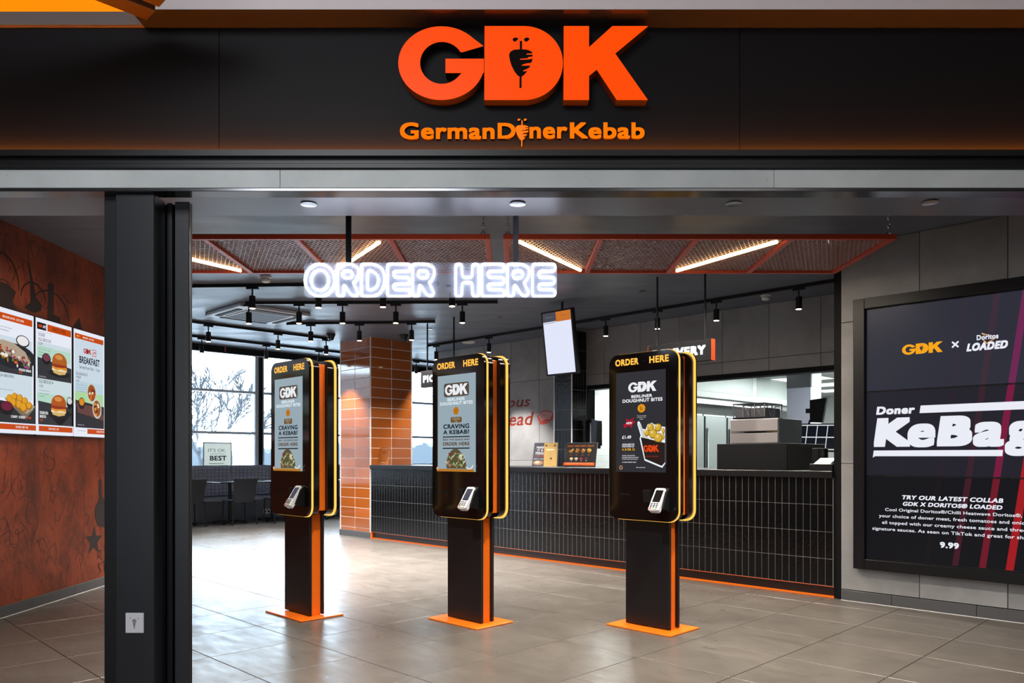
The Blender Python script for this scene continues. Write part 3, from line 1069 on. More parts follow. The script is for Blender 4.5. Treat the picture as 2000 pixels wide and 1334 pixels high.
# ------------------------------------------------------------------ kiosks
def kiosk_art_blue(parent):
    a = Art(glow=0.85, y=-0.1252, box=(-0.220, 0.196, 1.093, 1.793))
    a.rect((154, 174, 184), 0, 1, 0, 1)
    a.poly((84, 70, 62), rrect(0.17, 0.83, 0.775, 0.915, 0.035))
    a.logo((242, 246, 250), (84, 70, 62), 0.20, 0.80, 0.79, 0.90)
    a.text((232, 242, 250), 'BERLINER', 0.5, 0.730, 0.46, 0.032, 'C', 0.03)
    a.text((232, 242, 250), 'DOUGHNUT BITES', 0.5, 0.688, 0.86, 0.034, 'C', 0.03)
    a.poly((196, 118, 16), ell(0.5, 0.625, 0.075, 0.041))
    a.text((120, 70, 16), 'O', 0.5, 0.612, 0.05, 0.028, 'C')
    a.poly((110, 82, 40), rrect(0.36, 0.65, 0.505, 0.562, 0.02))
    a.text((225, 220, 205), 'Touch screen', 0.505, 0.545, 0.2, 0.011, 'C')
    a.text((225, 220, 205), 'to begin your', 0.505, 0.529, 0.2, 0.011, 'C')
    a.text((225, 220, 205), 'order', 0.505, 0.512, 0.09, 0.010, 'C')
    a.text((20, 28, 40), 'CRAVING', 0.505, 0.442, 0.68, 0.048, 'C', 0.03)
    a.text((20, 28, 40), 'A KEBAB?', 0.505, 0.385, 0.68, 0.045, 'C', 0.03)
    a.rect((26, 28, 36), 0.155, 0.86, 0.353, 0.364)
    a.text((92, 66, 38), 'BEAT THE QUEUE AND', 0.505, 0.318, 0.70, 0.020, 'C', 0.03)
    a.text((92, 62, 32), 'ORDER HERE', 0.505, 0.268, 0.70, 0.036, 'C', 0.03)
    a.rect((26, 28, 36), 0.155, 0.86, 0.234, 0.246)
    rg = random.Random(5)
    a.poly((92, 82, 58), [(0.50, 0.245), (0.60, 0.215), (0.70, 0.165), (0.76, 0.10), (0.79, 0.03), (0.26, 0.03), (0.25, 0.10), (0.30, 0.16), (0.38, 0.215)])
    for k in range(46):
        x, z = rg.uniform(0.28, 0.72), rg.uniform(0.035, 0.19)
        if abs(x - 0.5) > 0.25 - 0.7 * (z - 0.03):
            continue
        c = rg.choice([(150, 170, 110), (120, 56, 44), (206, 214, 170), (70, 92, 50), (168, 120, 90)])
        a.poly(c, [(x, z), (x + 0.02, z + 0.003), (x + 0.075 * rg.choice((-1, 1)), z + 0.035), (x + 0.045 * rg.choice((-1, 1)), z + 0.034)])
    a.poly((240, 248, 250), [(0.78, 0.055), (0.90, 0.030), (0.99, 0.075), (0.98, 0.055), (0.90, 0.015), (0.80, 0.04)])
    a.rect((186, 122, 40), 0.03, 1, 0.0, 0.026)
    a.poly((222, 160, 130), ell(0.05, 0.03, 0.035, 0.018, 14))
    a.build('screen_picture', parent)


def kiosk_art_dark(parent):
    a = Art(glow=0.9, y=-0.1252, box=(-0.220, 0.196, 1.093, 1.793))
    a.rect((46, 46, 52), 0, 1, 0, 1)
    a.logo((240, 242, 246), (52, 52, 58), 0.25, 0.82, 0.795, 0.895, 0.01)
    a.text((240, 242, 246), 'BERLINER', 0.53, 0.738, 0.42, 0.030, 'C', 0.03)
    a.text((240, 242, 246), 'DOUGHNUT BITES', 0.54, 0.695, 0.80, 0.034, 'C', 0.03)
    a.poly((226, 150, 20), ell(0.526, 0.632, 0.078, 0.042))
    a.text((120, 70, 16), 'b', 0.526, 0.612, 0.05, 0.04, 'C')
    for k, s in enumerate(('Touch screen', 'to begin your', 'order')):
        a.text((220, 220, 225), s, 0.53, 0.553 - 0.017 * k, (0.19, 0.19, 0.08)[k], 0.011, 'C')
    a.poly((170, 22, 48), [(0.15, 0.47), (0.24, 0.50), (0.20, 0.535), (0.29, 0.52), (0.38, 0.545), (0.35, 0.51), (0.41, 0.50), (0.35, 0.475), (0.33, 0.44), (0.27, 0.465), (0.19, 0.44)])
    a.text((240, 240, 244), 'NEW', 0.28, 0.478, 0.12, 0.022, 'C', 0.03)
    a.text((244, 244, 246), '£1.49', 0.135, 0.333, 0.185, 0.032, 'L', 0.03)
    a.rect((96, 96, 100), 0.135, 0.40, 0.305, 0.307)
    a.text((240, 240, 244), 'AVAILABLE IN', 0.135, 0.268, 0.25, 0.018, 'L', 0.02)
    a.text((240, 240, 244), 'PORTIONS OF', 0.135, 0.246, 0.25, 0.018, 'L', 0.02)
    a.text((240, 176, 20), '4, 8 OR 12', 0.135, 0.210, 0.26, 0.027, 'L', 0.03)
    a.rect((96, 96, 100), 0.135, 0.40, 0.187, 0.189)
    for k, (s, w) in enumerate((('GOLDEN, SUGAR-DUSTED', 0.27), ('DOUGHNUT BITES FILLED WITH', 0.34), ('A SWEET BERRY JAM FILLING', 0.32))):
        a.text((228, 228, 232), s, 0.135, 0.158 - 0.019 * k, w, 0.011, 'L', 0.02)
    a.text((228, 228, 232), 'A CLASSIC GERMAN TREAT.', 0.135, 0.092, 0.30, 0.011, 'L', 0.02)
    a.text((228, 228, 232), 'Play console cafe', 0.43, 0.040, 0.18, 0.012, 'L', 0.02)
    a.poly((222, 160, 110), ell(0.115, 0.043, 0.034, 0.020, 16))
    a.poly((60, 44, 40), ell(0.115, 0.043, 0.022, 0.013, 14))
    W = (236, 244, 250)
    a.poly(W, [(0.455, 0.475), (0.46, 0.50), (0.49, 0.505), (0.52, 0.48), (0.555, 0.43), (0.62, 0.42), (0.66, 0.47), (0.74, 0.485), (0.80, 0.465), (0.87, 0.475), (0.93, 0.445), (1.0, 0.44),
               (1.0, 0.085), (0.945, 0.045), (0.60, 0.115), (0.50, 0.33), (0.52, 0.365)])
    a.poly((206, 206, 202), [(0.475, 0.48), (0.50, 0.48), (0.70, 0.32), (0.56, 0.345)])
    a.poly((40, 26, 26), [(0.535, 0.345), (1.0, 0.285), (1.0, 0.10), (0.94, 0.065), (0.625, 0.13)])
    for cx, cz, r_ in ((0.72, 0.44, 0.068), (0.87, 0.435, 0.068), (0.65, 0.385, 0.055), (0.97, 0.40, 0.05), (0.775, 0.375, 0.082), (0.88, 0.335, 0.085), (0.98, 0.345, 0.05)):
        rr = min(r_, 1.0 - cx + 0.0) if cx + r_ > 1 else r_
        a.poly((158, 116, 26), ell(cx, cz, rr, r_ * 0.59, 16))
        a.poly((212, 172, 58), ell(cx - 0.008, cz + 0.005, rr * 0.84, r_ * 0.48, 14))
        a.poly((236, 210, 120), ell(cx - 0.02, cz + 0.016, rr * 0.32, r_ * 0.16, 10))
    a.poly((40, 26, 26), [(0.535, 0.345), (0.75, 0.305), (1.0, 0.285), (1.0, 0.10), (0.94, 0.065), (0.625, 0.13)])
    a.logo((230, 70, 16), (40, 26, 26), 0.60, 0.90, 0.20, 0.265, -0.02)
    a.text((170, 52, 20), 'GERMAN DONER KEBAB', 0.76, 0.150, 0.24, 0.012, 'C')
    a.build('screen_picture', parent)


def make_kiosk(gx_, gy_, label, art):
    t = thing('ordering_kiosk', label, 'kiosk', frame((gx_, gy_, 0), ANG), 'self-order kiosks in the hall')
    MB().box(-0.268, 0.268, -0.18, 0.18, 0, 0.012, b=0.003).build('base_plate', M_ORANGE, t)
    MB().box(-0.160, 0.160, -0.0415, 0.0445, 0.012, 0.80, b=0.002).build('post_core', M_ORANGE, t)
    MB().box(-0.186, 0.186, -0.062, -0.042, 0.016, 0.80, b=0.004).build('post_cover', M_BLACK, t)
    MB().box(-0.186, 0.186, 0.045, 0.062, 0.016, 0.80, b=0.004).build('post_cover', M_BLACK, t)
    MB().box(-0.245, 0.245, -0.0345, 0.0345, 0.80, 1.885, b=0.003).build('spine', M_ORANGE, t)
    for s in (-1, 1):
        q = (lambda y0, y1: (min(s * y0, s * y1), max(s * y0, s * y1)))
        hd = MB().prism(rrect(-0.283, 0.283, 0.759, 1.923, 0.075, 7), *q(0.1045, 0.125)).build('head_panel', M_BLACKG, t, smooth=40)
        MB().prism(rrect(-0.287, 0.287, 0.755, 1.927, 0.078, 7), *q(0.0905, 0.104)).build('light_band', M_LEDO, t, smooth=40)
        MB().prism(rrect(-0.276, 0.276, 0.766, 1.916, 0.07, 7), *q(0.035, 0.09)).build('head_shell', M_BLACKG, t, smooth=40)
    # front: glass, picture, lettering, reader
    gl = MB().box(-0.238, 0.214, -0.1258, -0.125, 1.065, 1.825).build('screen', M_BLACKG, t)
    art_parent = gl
    (kiosk_art_blue if art == 'blue' else kiosk_art_dark)(art_parent)
    for o in gl.children:
        o.location.y -= 0.0009
    for word, x, w in (('ORDER', -0.228, 0.2), ('HERE', 0.062, 0.157)):
        a = Art(glow=1.2, y=-0.1252)
        a.text((255, 180, 70), word, x, 1.842, w, 0.047, 'L', 0.035)
        a.build('glowing_word', t)
    MB().cyl((0.015, -0.127, 1.862), 0.006, 0.002, 'y', 12).build('camera_lens', mat('lens', (40, 40, 60), 0.1), t)
    MB().box(-0.19, -0.10, -0.1262, -0.125, 0.928, 0.944).build('receipt_slot', M_BLACKM, t)
    sc = MB()
    sc.box(0.012, 0.085, -0.1265, -0.125, 0.885, 0.975)
    sc.prism([(-0.1265, 0.895), (-0.150, 0.965), (-0.1265, 0.968)], 0.02, 0.078, axis='x')
    sc.build('scanner_hood', M_BLACK, t)
    # tilted card reader on a black wedge
    wd = MB().prism([(-0.125, 0.83), (-0.125, 0.985), (-0.155, 0.96), (-0.200, 0.855)], 0.125, 0.225, axis='x')
    wd.build('reader_bracket', M_BLACKM, t)
    M = Matrix.Translation((0.168, -0.192, 0.905)) @ Matrix.Rotation(R(33), 4, 'X') @ Matrix.Rotation(R(-4), 4, 'Y')
    rd = MB().prism(rrect(-0.041, 0.041, -0.088, 0.088, 0.014, 4), -0.016, 0.016).build('card_reader', mat('pale_plastic', (206, 206, 210), 0.35), t, M=Matrix.Translation((0.168, -0.178, 0.905)) @ Matrix.Rotation(R(-33), 4, 'X'), smooth=40, label='pale grey card reader with small keypad')
    MB().box(-0.030, 0.030, -0.0168, -0.016, -0.022, 0.072).build('display', emat((70, 74, 92), 0.8) if art == 'blue' else M_BLACKG, rd)
    MB().box(-0.0385, 0.0385, -0.022, -0.016, -0.084, -0.028, b=0.003).build('keypad', mat('pale_plastic', (206, 206, 210), 0.35), rd)
    for r_ in range(4):
        for c_ in range(3):
            x, z = -0.022 + 0.022 * c_, -0.038 - 0.0125 * r_
            col = M_BLACKM
            if r_ == 3:
                col = (mat('key_red', (190, 40, 40), 0.4), mat('key_amber', (220, 160, 60), 0.4), mat('key_green', (60, 150, 110), 0.4))[c_]
            MB().box(x - 0.008, x + 0.008, -0.0235, -0.022, z - 0.004, z + 0.004).build('key', col, rd)
    return t


kp = lambda x, y: (x + 0.02 * U.x, y + 0.02 * U.y)
make_kiosk(*kp(-1.5745, 5.856), 'black ordering kiosk with pale blue screen, the one next to the orange tiled pillar', 'blue')
make_kiosk(*kp(-0.29, 5.603), 'black ordering kiosk with pale blue screen, middle of the three kiosks', 'blue')
make_kiosk(*kp(1.0015, 5.394), 'black ordering kiosk with dark screen showing a box of doughnut bites', 'dark')

# ------------------------------------------------------------------ menu screens on the mural
def burger(a, cx, z0, w, h, brown=(176, 96, 36)):
    X = lambda u: cx + (u - 0.5) * w
    Z = lambda v: z0 + v * h
    a.poly((34, 34, 38), ell(cx, Z(0.02), w * 0.72, h * 0.16, 20))
    a.poly((214, 180, 110), [(X(0.04), Z(0.18)), (X(0.10), Z(0.04)), (X(0.5), Z(-0.03)), (X(0.9), Z(0.04)), (X(0.97), Z(0.18))])
    a.poly((238, 228, 196), [(X(0.0), Z(0.16)), (X(1.0), Z(0.16)), (X(1.0), Z(0.30)), (X(0.0), Z(0.30))])
    a.poly((226, 150, 50), [(X(0.02), Z(0.26)), (X(0.3), Z(0.18)), (X(0.6), Z(0.25)), (X(0.98), Z(0.2)), (X(1.0), Z(0.40)), (X(0.0), Z(0.40))])
    a.poly((150, 52, 34), [(X(0.0), Z(0.36)), (X(0.25), Z(0.31)), (X(0.7), Z(0.33)), (X(1.0), Z(0.36)), (X(1.0), Z(0.50)), (X(0.0), Z(0.50))])
    a.poly(brown, [(X(0.02), Z(0.46))] + [(X(0.5 + 0.5 * math.cos(R(g))), Z(0.58 + 0.42 * math.sin(R(g)))) for g in range(180, -1, -15)] + [(X(0.98), Z(0.46))])
    a.poly((214, 142, 74), ell(X(0.45), Z(0.80), w * 0.26, h * 0.12, 14))


def wrap(a, cx, cz, w, h, rot):
    def P(pts):
        c, s = math.cos(rot), math.sin(rot)
        return [(cx + p[0] * c * 1.0 - p[1] * s * 1.8, cz + p[0] * s * 0.55 + p[1] * c) for p in pts]
    a.poly((206, 204, 196), P(ell(0, 0, w, h, 20)))
    a.poly((150, 84, 36), P(ell(0, 0.004, w * 0.8, h * 0.84, 20)))
    rg = random.Random(int(cx * 1000))
    for k in range(14):
        x, z = rg.uniform(-0.5, 0.5) * w, rg.uniform(-0.6, 0.6) * h
        a.poly(rg.choice([(214, 120, 26), (178, 44, 24), (230, 220, 190), (96, 40, 26), (232, 160, 50)]), P(ell(x, z, w * 0.22, h * 0.14, 7)))


OR = (200, 74, 14)
INK = (34, 34, 52)


def menu_screen(y0, label, kind):
    t = thing('menu_screen', label, 'screen', FL @ T(y0 + 0.255, 0, 1.838), 'menu screens on the mural wall')
    MB().box(-0.2545, 0.2545, -0.045, -0.0005, -0.471, 0.471, b=0.002).build('casing', M_BLACK, t)
    a = Art(glow=0.88, y=-0.0455, box=(-0.247, 0.247, -0.463, 0.463))
    a.rect((234, 238, 250), 0, 1, 0, 1)
    if kind == 'breakfast':
        a.rect((204, 220, 232), 0.03, 0.96, 0.40, 0.925)
        a.rect((190, 214, 226), 0.03, 0.96, 0.32, 0.52)
        a.rect((172, 216, 160), 0.03, 0.96, 0.30, 0.42)
        a.rect(OR, 0.03, 0.96, 0.915, 0.962)
        a.text((244, 230, 220), 'BREAKFAST - GET SOME', 0.46, 0.930, 0.36, 0.016, 'C', 0.02)
        a.poly((250, 190, 90), [(0.08, 0.93), (0.2, 0.94), (0.1, 0.945)])
        a.logo((170, 34, 24), None, 0.30, 0.54, 0.79, 0.838)
        a.rect((170, 34, 24), 0.57, 0.71, 0.78, 0.845)
        a.rect((234, 238, 250), 0.58, 0.70, 0.786, 0.839)
        a.text((170, 34, 24), 'AM', 0.64, 0.792, 0.10, 0.040, 'C', 0.02)
        a.text(INK, 'BREAKFAST', 0.49, 0.690, 0.66, 0.068, 'C', 0.03)
        a.text(INK, 'Served from 9am - 11am', 0.49, 0.640, 0.66, 0.032, 'C')
        a.rect((150, 150, 160), 0.06, 0.42, 0.607, 0.6085)
        a.text(INK, 'BIG BREAKFAST', 0.06, 0.575, 0.36, 0.024, 'L')
        a.text(INK, 'WRAP', 0.06, 0.543, 0.15, 0.024, 'L')
        a.text(INK, '6.49', 0.06, 0.513, 0.09, 0.018, 'L')
        a.rect((150, 150, 160), 0.06, 0.42, 0.502, 0.5035)
        for k, s in enumerate(('Fried egg, chicken doner', 'hash brown, sausage, beans', 'cheese, ketchup wrapped', 'in a toasted tortilla')):
            a.text((70, 74, 90), s, 0.06, 0.480 - 0.02 * k, 0.36 - 0.02 * (k == 3), 0.010, 'L')
        a.poly((44, 46, 52), [(0.03, 0.34), (0.96, 0.30), (0.96, 0.085), (0.03, 0.085)])
        a.poly((104, 66, 62), [(0.05, 0.315), (0.80, 0.285), (0.96, 0.20), (0.96, 0.165), (0.10, 0.225)])
        a.poly((38, 38, 42), ell(0.22, 0.312, 0.10, 0.055, 16))
        a.poly((224, 140, 30), ell(0.22, 0.325, 0.08, 0.034, 14))
        wrap(a, 0.54, 0.42, 0.16, 0.095, 0.2)
        wrap(a, 0.70, 0.275, 0.15, 0.095, 0.25)
        a.text((220, 220, 226), 'See tills for info', 0.06, 0.105, 0.20, 0.010, 'L')
        a.rect((234, 238, 250), 0.0, 1.0, 0.0, 0.08)
        a.text(INK, 'www.opened.food', 0.05, 0.048, 0.26, 0.012, 'L')
        a.rect(OR, 0.36, 0.96, 0.028, 0.075)
        a.text((240, 230, 224), 'CHICKEN  BEEF  MIX', 0.66, 0.045, 0.27, 0.018, 'L', 0.02)
    elif kind == 'brioche':
        a.rect((206, 222, 228), 0.03, 0.97, 0.54, 0.88)
        a.rect((206, 222, 228), 0.03, 0.97, 0.32, 0.50)
        a.rect((182, 218, 200), 0.03, 0.97, 0.66, 0.76)
        a.rect((182, 218, 200), 0.03, 0.97, 0.27, 0.36)
        a.rect((234, 238, 250), 0.03, 0.97, 0.80, 0.88)
        a.rect((20, 20, 26), 0.03, 0.27, 0.905, 0.965)
        a.logo((206, 74, 14), None, 0.06, 0.17, 0.922, 0.948)
        a.text((240, 240, 244), 'AM', 0.215, 0.922, 0.07, 0.026, 'C', 0.02)
        a.rect(OR, 0.30, 0.97, 0.905, 0.965)
        a.text((40, 18, 10), 'MAKE IT A MEAL', 0.63, 0.918, 0.38, 0.034, 'C')
        a.rect((150, 150, 160), 0.06, 0.42, 0.886, 0.888)
        a.text(INK, 'DONER', 0.06, 0.848, 0.17, 0.028, 'L')
        a.text(INK, 'EGG BRIOCHE', 0.06, 0.806, 0.33, 0.028, 'L')
        a.text(INK, '6.29', 0.06, 0.772, 0.10, 0.022, 'L')
        a.rect((150, 150, 160), 0.06, 0.42, 0.758, 0.760)
        for k, s in enumerate(('Chicken doner, egg,', 'cheese & sauce in a', 'toasted brioche bun')):
            a.text((70, 74, 90), s, 0.06, 0.730 - 0.024 * k, 0.30, 0.011, 'L')
        a.poly((52, 54, 58), [(0.03, 0.665), (0.97, 0.615), (0.97, 0.485), (0.03, 0.485)])
        a.poly((30, 30, 34), ell(0.26, 0.66, 0.12, 0.05, 16))
        a.poly((120, 60, 76), ell(0.26, 0.672, 0.095, 0.032, 14))
        burger(a, 0.62, 0.545, 0.42, 0.19)
        a.text((226, 226, 230), 'See tills for info', 0.06, 0.497, 0.18, 0.011, 'L')
        a.text(INK, 'EGG BRIOCHE', 0.06, 0.445, 0.32, 0.030, 'L')
        a.poly((40, 150, 90), ell(0.42, 0.46, 0.016, 0.009, 10))
        a.text(INK, '4.29', 0.06, 0.408, 0.10, 0.022, 'L')
        for k, s in enumerate(('Two eggs, cheese and', 'sauce in a toasted', 'brioche')):
            a.text((70, 74, 90), s, 0.06, 0.375 - 0.024 * k, (0.27, 0.25, 0.13)[k], 0.011, 'L')
        a.poly((52, 54, 58), [(0.03, 0.29), (0.97, 0.255), (0.97, 0.085), (0.03, 0.085)])
        a.poly((24, 24, 28), [(0.25, 0.20), (0.62, 0.08), (0.97, 0.20), (0.62, 0.26)])
        a.poly((26, 26, 30), ell(0.90, 0.30, 0.09, 0.055, 16))
        a.poly((214, 214, 216), ell(0.90, 0.318, 0.07, 0.03, 14))
        burger(a, 0.58, 0.175, 0.42, 0.185, (178, 86, 30))
        a.text((244, 244, 246), 'DOUBLE EGG', 0.06, 0.178, 0.22, 0.024, 'L', 0.03)
        a.text((244, 244, 246), 'BRIOCHE', 0.06, 0.146, 0.16, 0.024, 'L', 0.03)
        a.text((214, 84, 24), '5.29', 0.06, 0.115, 0.07, 0.022, 'L', 0.02)
        a.rect((234, 238, 250), 0.0, 1.0, 0.0, 0.088)
        a.rect(OR, 0.03, 0.97, 0.030, 0.076)
        a.text((240, 226, 214), 'EXTRA MEAT +2.00', 0.43, 0.045, 0.28, 0.018, 'C', 0.02)
    else:
        a.rect((208, 222, 232), 0.03, 0.96, 0.52, 0.88)
        a.rect((208, 222, 232), 0.03, 0.96, 0.28, 0.50)
        a.rect((234, 238, 250), 0.03, 0.96, 0.78, 0.88)
        a.rect(OR, 0.03, 0.96, 0.905, 0.960)
        a.text((240, 226, 214), 'BERLINER RATES - GET SOME', 0.50, 0.922, 0.5, 0.018, 'C', 0.02)
        a.text((70, 74, 90), 'Salad, sauces and cheese', 0.06, 0.842, 0.40, 0.012, 'L')
        a.text((70, 74, 90), 'in a toasted flatbread', 0.06, 0.818, 0.33, 0.012, 'L')
        a.poly((52, 54, 58), [(0.03, 0.66), (0.96, 0.60), (0.96, 0.485), (0.03, 0.485)])
        a.poly((38, 40, 46), ell(0.52, 0.63, 0.52, 0.105, 24))
        a.poly((240, 240, 240), ell(0.72, 0.765, 0.15, 0.045, 16))
        a.poly((60, 60, 64), ell(0.72, 0.765, 0.165, 0.05, 16))
        a.poly((236, 236, 236), ell(0.72, 0.768, 0.14, 0.04, 16))
        a.poly((178, 160, 140), [(0.08, 0.70), (0.22, 0.745), (0.50, 0.735), (0.78, 0.68), (0.92, 0.60), (0.86, 0.575), (0.45, 0.62), (0.2, 0.66)])
        rg = random.Random(9)
        for k in range(60):
            x = rg.uniform(0.14, 0.86)
            z = 0.665 - 0.10 * (x - 0.14) + rg.uniform(-0.065, 0.035)
            a.poly(rg.choice([(176, 34, 40), (112, 64, 46), (96, 140, 60), (232, 232, 220), (140, 60, 90), (214, 130, 40), (60, 90, 40)]), ell(x, z, rg.uniform(0.012, 0.05), rg.uniform(0.006, 0.02), 7))
        a.poly((150, 80, 120), ell(0.76, 0.555, 0.08, 0.012, 10))
        a.text((244, 244, 246), 'VEGGIE KEBAB', 0.56, 0.515, 0.30, 0.020, 'L', 0.03)
        a.text((214, 84, 24), '8.29', 0.56, 0.494, 0.08, 0.016, 'L', 0.02)
        a.text(INK, 'HASH BROWN', 0.06, 0.445, 0.38, 0.024, 'L')
        a.text((70, 74, 90), 'Golden bites of crisp', 0.06, 0.340, 0.36, 0.011, 'L')
        a.poly((46, 48, 52), [(0.03, 0.26), (0.96, 0.235), (0.96, 0.085), (0.03, 0.085)])
        a.poly((168, 160, 142), [(0.22, 0.275), (0.50, 0.325), (0.96, 0.235), (0.72, 0.12)])
        a.poly((120, 110, 96), [(0.22, 0.275), (0.74, 0.165), (0.94, 0.215), (0.72, 0.12)])
        for cx, cz, r_ in ((0.34, 0.275, 0.075), (0.45, 0.295, 0.07), (0.58, 0.285, 0.075), (0.70, 0.265, 0.075), (0.42, 0.245, 0.08), (0.56, 0.235, 0.08), (0.80, 0.235, 0.07), (0.66, 0.215, 0.085)):
            a.poly((176, 112, 16), ell(cx, cz, r_, r_ * 0.5, 14))
            a.poly((226, 160, 40), ell(cx - 0.01, cz + 0.006, r_ * 0.8, r_ * 0.38, 12))
        a.poly((30, 28, 32), ell(0.26, 0.20, 0.16, 0.055, 16))
        a.poly((110, 30, 56), ell(0.26, 0.215, 0.13, 0.038, 14))
        a.text((244, 244, 246), 'CURRY  CHEESY', 0.36, 0.125, 0.34, 0.020, 'L', 0.03)
        a.text((214, 84, 24), '+0.60', 0.72, 0.125, 0.12, 0.020, 'L', 0.02)
        a.rect((234, 238, 250), 0.0, 1.0, 0.0, 0.085)
        a.rect(OR, 0.03, 0.96, 0.030, 0.074)
        a.text((240, 230, 224), 'CHICKEN  BEEF  MIX', 0.46, 0.044, 0.30, 0.018, 'L', 0.02)
    a.build('screen_picture', t)


menu_screen(5.525, 'menu screen on the mural wall showing a kebab above golden bites', 'kebab')
menu_screen(6.045, 'menu screen of the mural wall with two burgers, middle of the three', 'brioche')
menu_screen(6.57, 'menu screen of the mural wall headed BREAKFAST with two cut wraps', 'breakfast')

# ------------------------------------------------------------------ video wall
t = thing('video_wall', 'large black framed video wall of three stacked dark screens on grey panels', 'screen', FC)
fm = MB()
X0, X1, Z0, Z1 = 0.149, 1.56, 0.2825, 2.488
ix0, ix1, iz0, iz1 = 0.238, 1.455, 0.366, 2.404
fm.box(X0, ix0, -0.08, -0.0145, Z0, Z1, b=0.003).box(ix1, X1, -0.08, -0.0145, Z0, Z1, b=0.003)
fm.box(ix0, ix1, -0.08, -0.0145, iz1, Z1, b=0.003).box(ix0, ix1, -0.08, -0.0145, Z0, iz0, b=0.003)
fm.build('frame', M_BLACK, t)
cuts = [2.401, 1.728, 1.0435, 0.370]
scr = [MB().box(0.2405, 1.4525, -0.04, -0.0145, cuts[k + 1] + 0.003, cuts[k] - 0.003).build('screen', M_BLACKG, t) for k in range(3)]
STR = ((1.302, 2.372, 1.026, 0.368),)


def vw_art(k):
    z1, z0 = cuts[k] - 0.006, cuts[k + 1] + 0.006
    a = Art(glow=0.9, y=-0.0402)
    BG = ((46, 47, 58), (35, 34, 44), (20, 20, 25))[k]
    a.rect(BG, 0.2435, 1.4495, z0, z1)
    # slanting red bars: x falls by 0.137 per metre of height
    for xt, w, cols in ((0.86, 0.035, ((50, 46, 56), (40, 34, 42), (26, 22, 26))), (1.055, 0.042, ((60, 46, 58), (56, 34, 44), (66, 26, 38))),
                        (1.235, 0.045, ((110, 40, 82), (120, 26, 62), (110, 24, 40))), (1.405, 0.05, ((176, 40, 70), (170, 26, 40), (160, 26, 34)))):
        def xx(z):
            return xt + 0.137 * (z - 1.73)
        p = [(xx(z0), z0), (xx(z0) + w, z0), (xx(z1) + w, z1), (xx(z1), z1)]
        p = [(min(q[0], 1.4495), q[1]) for q in p]
        a.poly(cols[k], p)
    W = (236, 238, 248)
    if k == 0:
        a.logo((250, 168, 20), BG, 0.514, 0.806, 2.003, 2.084)
        a.text(W, '×', 0.892, 2.025, 0.05, 0.05, 'C', 0.01)
        a.text(W, 'Doritos', 1.105, 2.066, 0.14, 0.038, 'C', 0.035)
        a.poly((240, 180, 110), [(1.065, 2.118), (1.09, 2.096), (1.088, 2.093), (1.067, 2.112)])
        a.poly((250, 214, 150), [(1.065, 2.118), (1.112, 2.098), (1.108, 2.094), (1.068, 2.112)])
        a.poly((240, 180, 110), [(1.075, 2.062), (1.10, 2.032), (1.158, 2.068), (1.148, 2.069), (1.102, 2.04), (1.083, 2.064)])
        a.text(W, 'LOADED', 0.968, 1.988, 0.267, 0.060, 'L', 0.055, 0.25)
    elif k == 1:
        a.text(W, 'Doner', 0.318, 1.538, 0.29, 0.066, 'L', 0.05, 0.12)
        a.poly(W, [(0.642, 1.540), (1.4495, 1.540), (1.4495, 1.599), (0.650, 1.599)])
        # block letters of the dish name
        def tx(s, xa, xb, za, zb):
            a.text(W, s, xa, za, xb - xa, zb - za, 'L', 0.06 if s in 'KB' else 0.04, 0.10, 6)
        tx('K', 0.300, 0.575, 1.279, 1.511)
        tx('e', 0.555, 0.755, 1.273, 1.458)
        tx('B', 0.765, 1.005, 1.279, 1.511)
        tx('a', 1.010, 1.210, 1.273, 1.458)
        tx('g', 1.215, 1.405, 1.205, 1.458)
        a.poly(W, [(0.292, 1.192), (0.310, 1.204), (1.200, 1.204), (1.204, 1.250), (0.300, 1.250)])
    else:
        a.text(W, 'TRY OUR LATEST COLLAB', 0.86, 0.862, 0.69, 0.034, 'C', 0.035, 0.2)
        a.text(W, 'GDK X DORITOS® LOADED', 0.86, 0.812, 0.68, 0.034, 'C', 0.035, 0.2)
        for k2, (s, x0, w) in enumerate((('Cool Original Doritos®/Chilli Heatwave Doritos®,', 0.387, 0.935), ('your choice of doner meat, fresh tomatoes and onions', 0.340, 1.045),
                                         ('all topped with our creamy cheese sauce and three', 0.364, 0.985), ('signature sauces. As seen on TikTok and great for sharing', 0.288, 1.140))):
            a.text(W, s, x0, 0.757 - 0.0525 * k2, w, 0.033, 'L', 0.012)
        a.text(W, '9.99', 0.787, 0.502, 0.13, 0.046, 'L', 0.04)
    a.build('screen_picture', scr[k])


COPIES[0] = 32
for k in range(2):
    vw_art(k)
COPIES[0] = 8
vw_art(2)

# ------------------------------------------------------------------ service counter
t = thing('service_counter', 'long service counter faced with black upright tiles and an orange glowing plinth', 'counter', FC)
MB().box(-6.81, -0.047, 0.0022, 0.93, 0.098, 1.017).build('body', M_GROUTG, t)
tw, rows = 0.0642, [0.100, 0.3295, 0.559, 0.7885, 1.018]
cm = MB().box(0.0016, tw - 0.0016, 0.0, 0.0088, 0.0018, 0.2277, b=0.0014).mesh('tile', M_BTILE)
ncol = int(6.76 / tw)
rest = MB()
for k in range(ncol):
    x = -0.05 - (k + 1) * tw
    for z in rows[:-1]:
        if k < 74:
            put('tile', cm, t, T(x, 0, z))
        else:
            rest.box(x + 0.0016, x + tw - 0.0016, 0.0, 0.0088, z + 0.0018, z + 0.2277, b=0.0014)
rest.build('tile_rows', M_BTILE, t, kind='stuff')
MB().box(-6.78, -0.05, 0.032, 0.05, 0.0, 0.0975).build('plinth', mat('dark_plinth', (44, 26, 24), 0.3), t)
MB().box(-6.78, -0.05, 0.014, 0.0315, 0.001, 0.015).build('strip_light', emat((255, 116, 24), 0.85, 'plinth_led'), t)
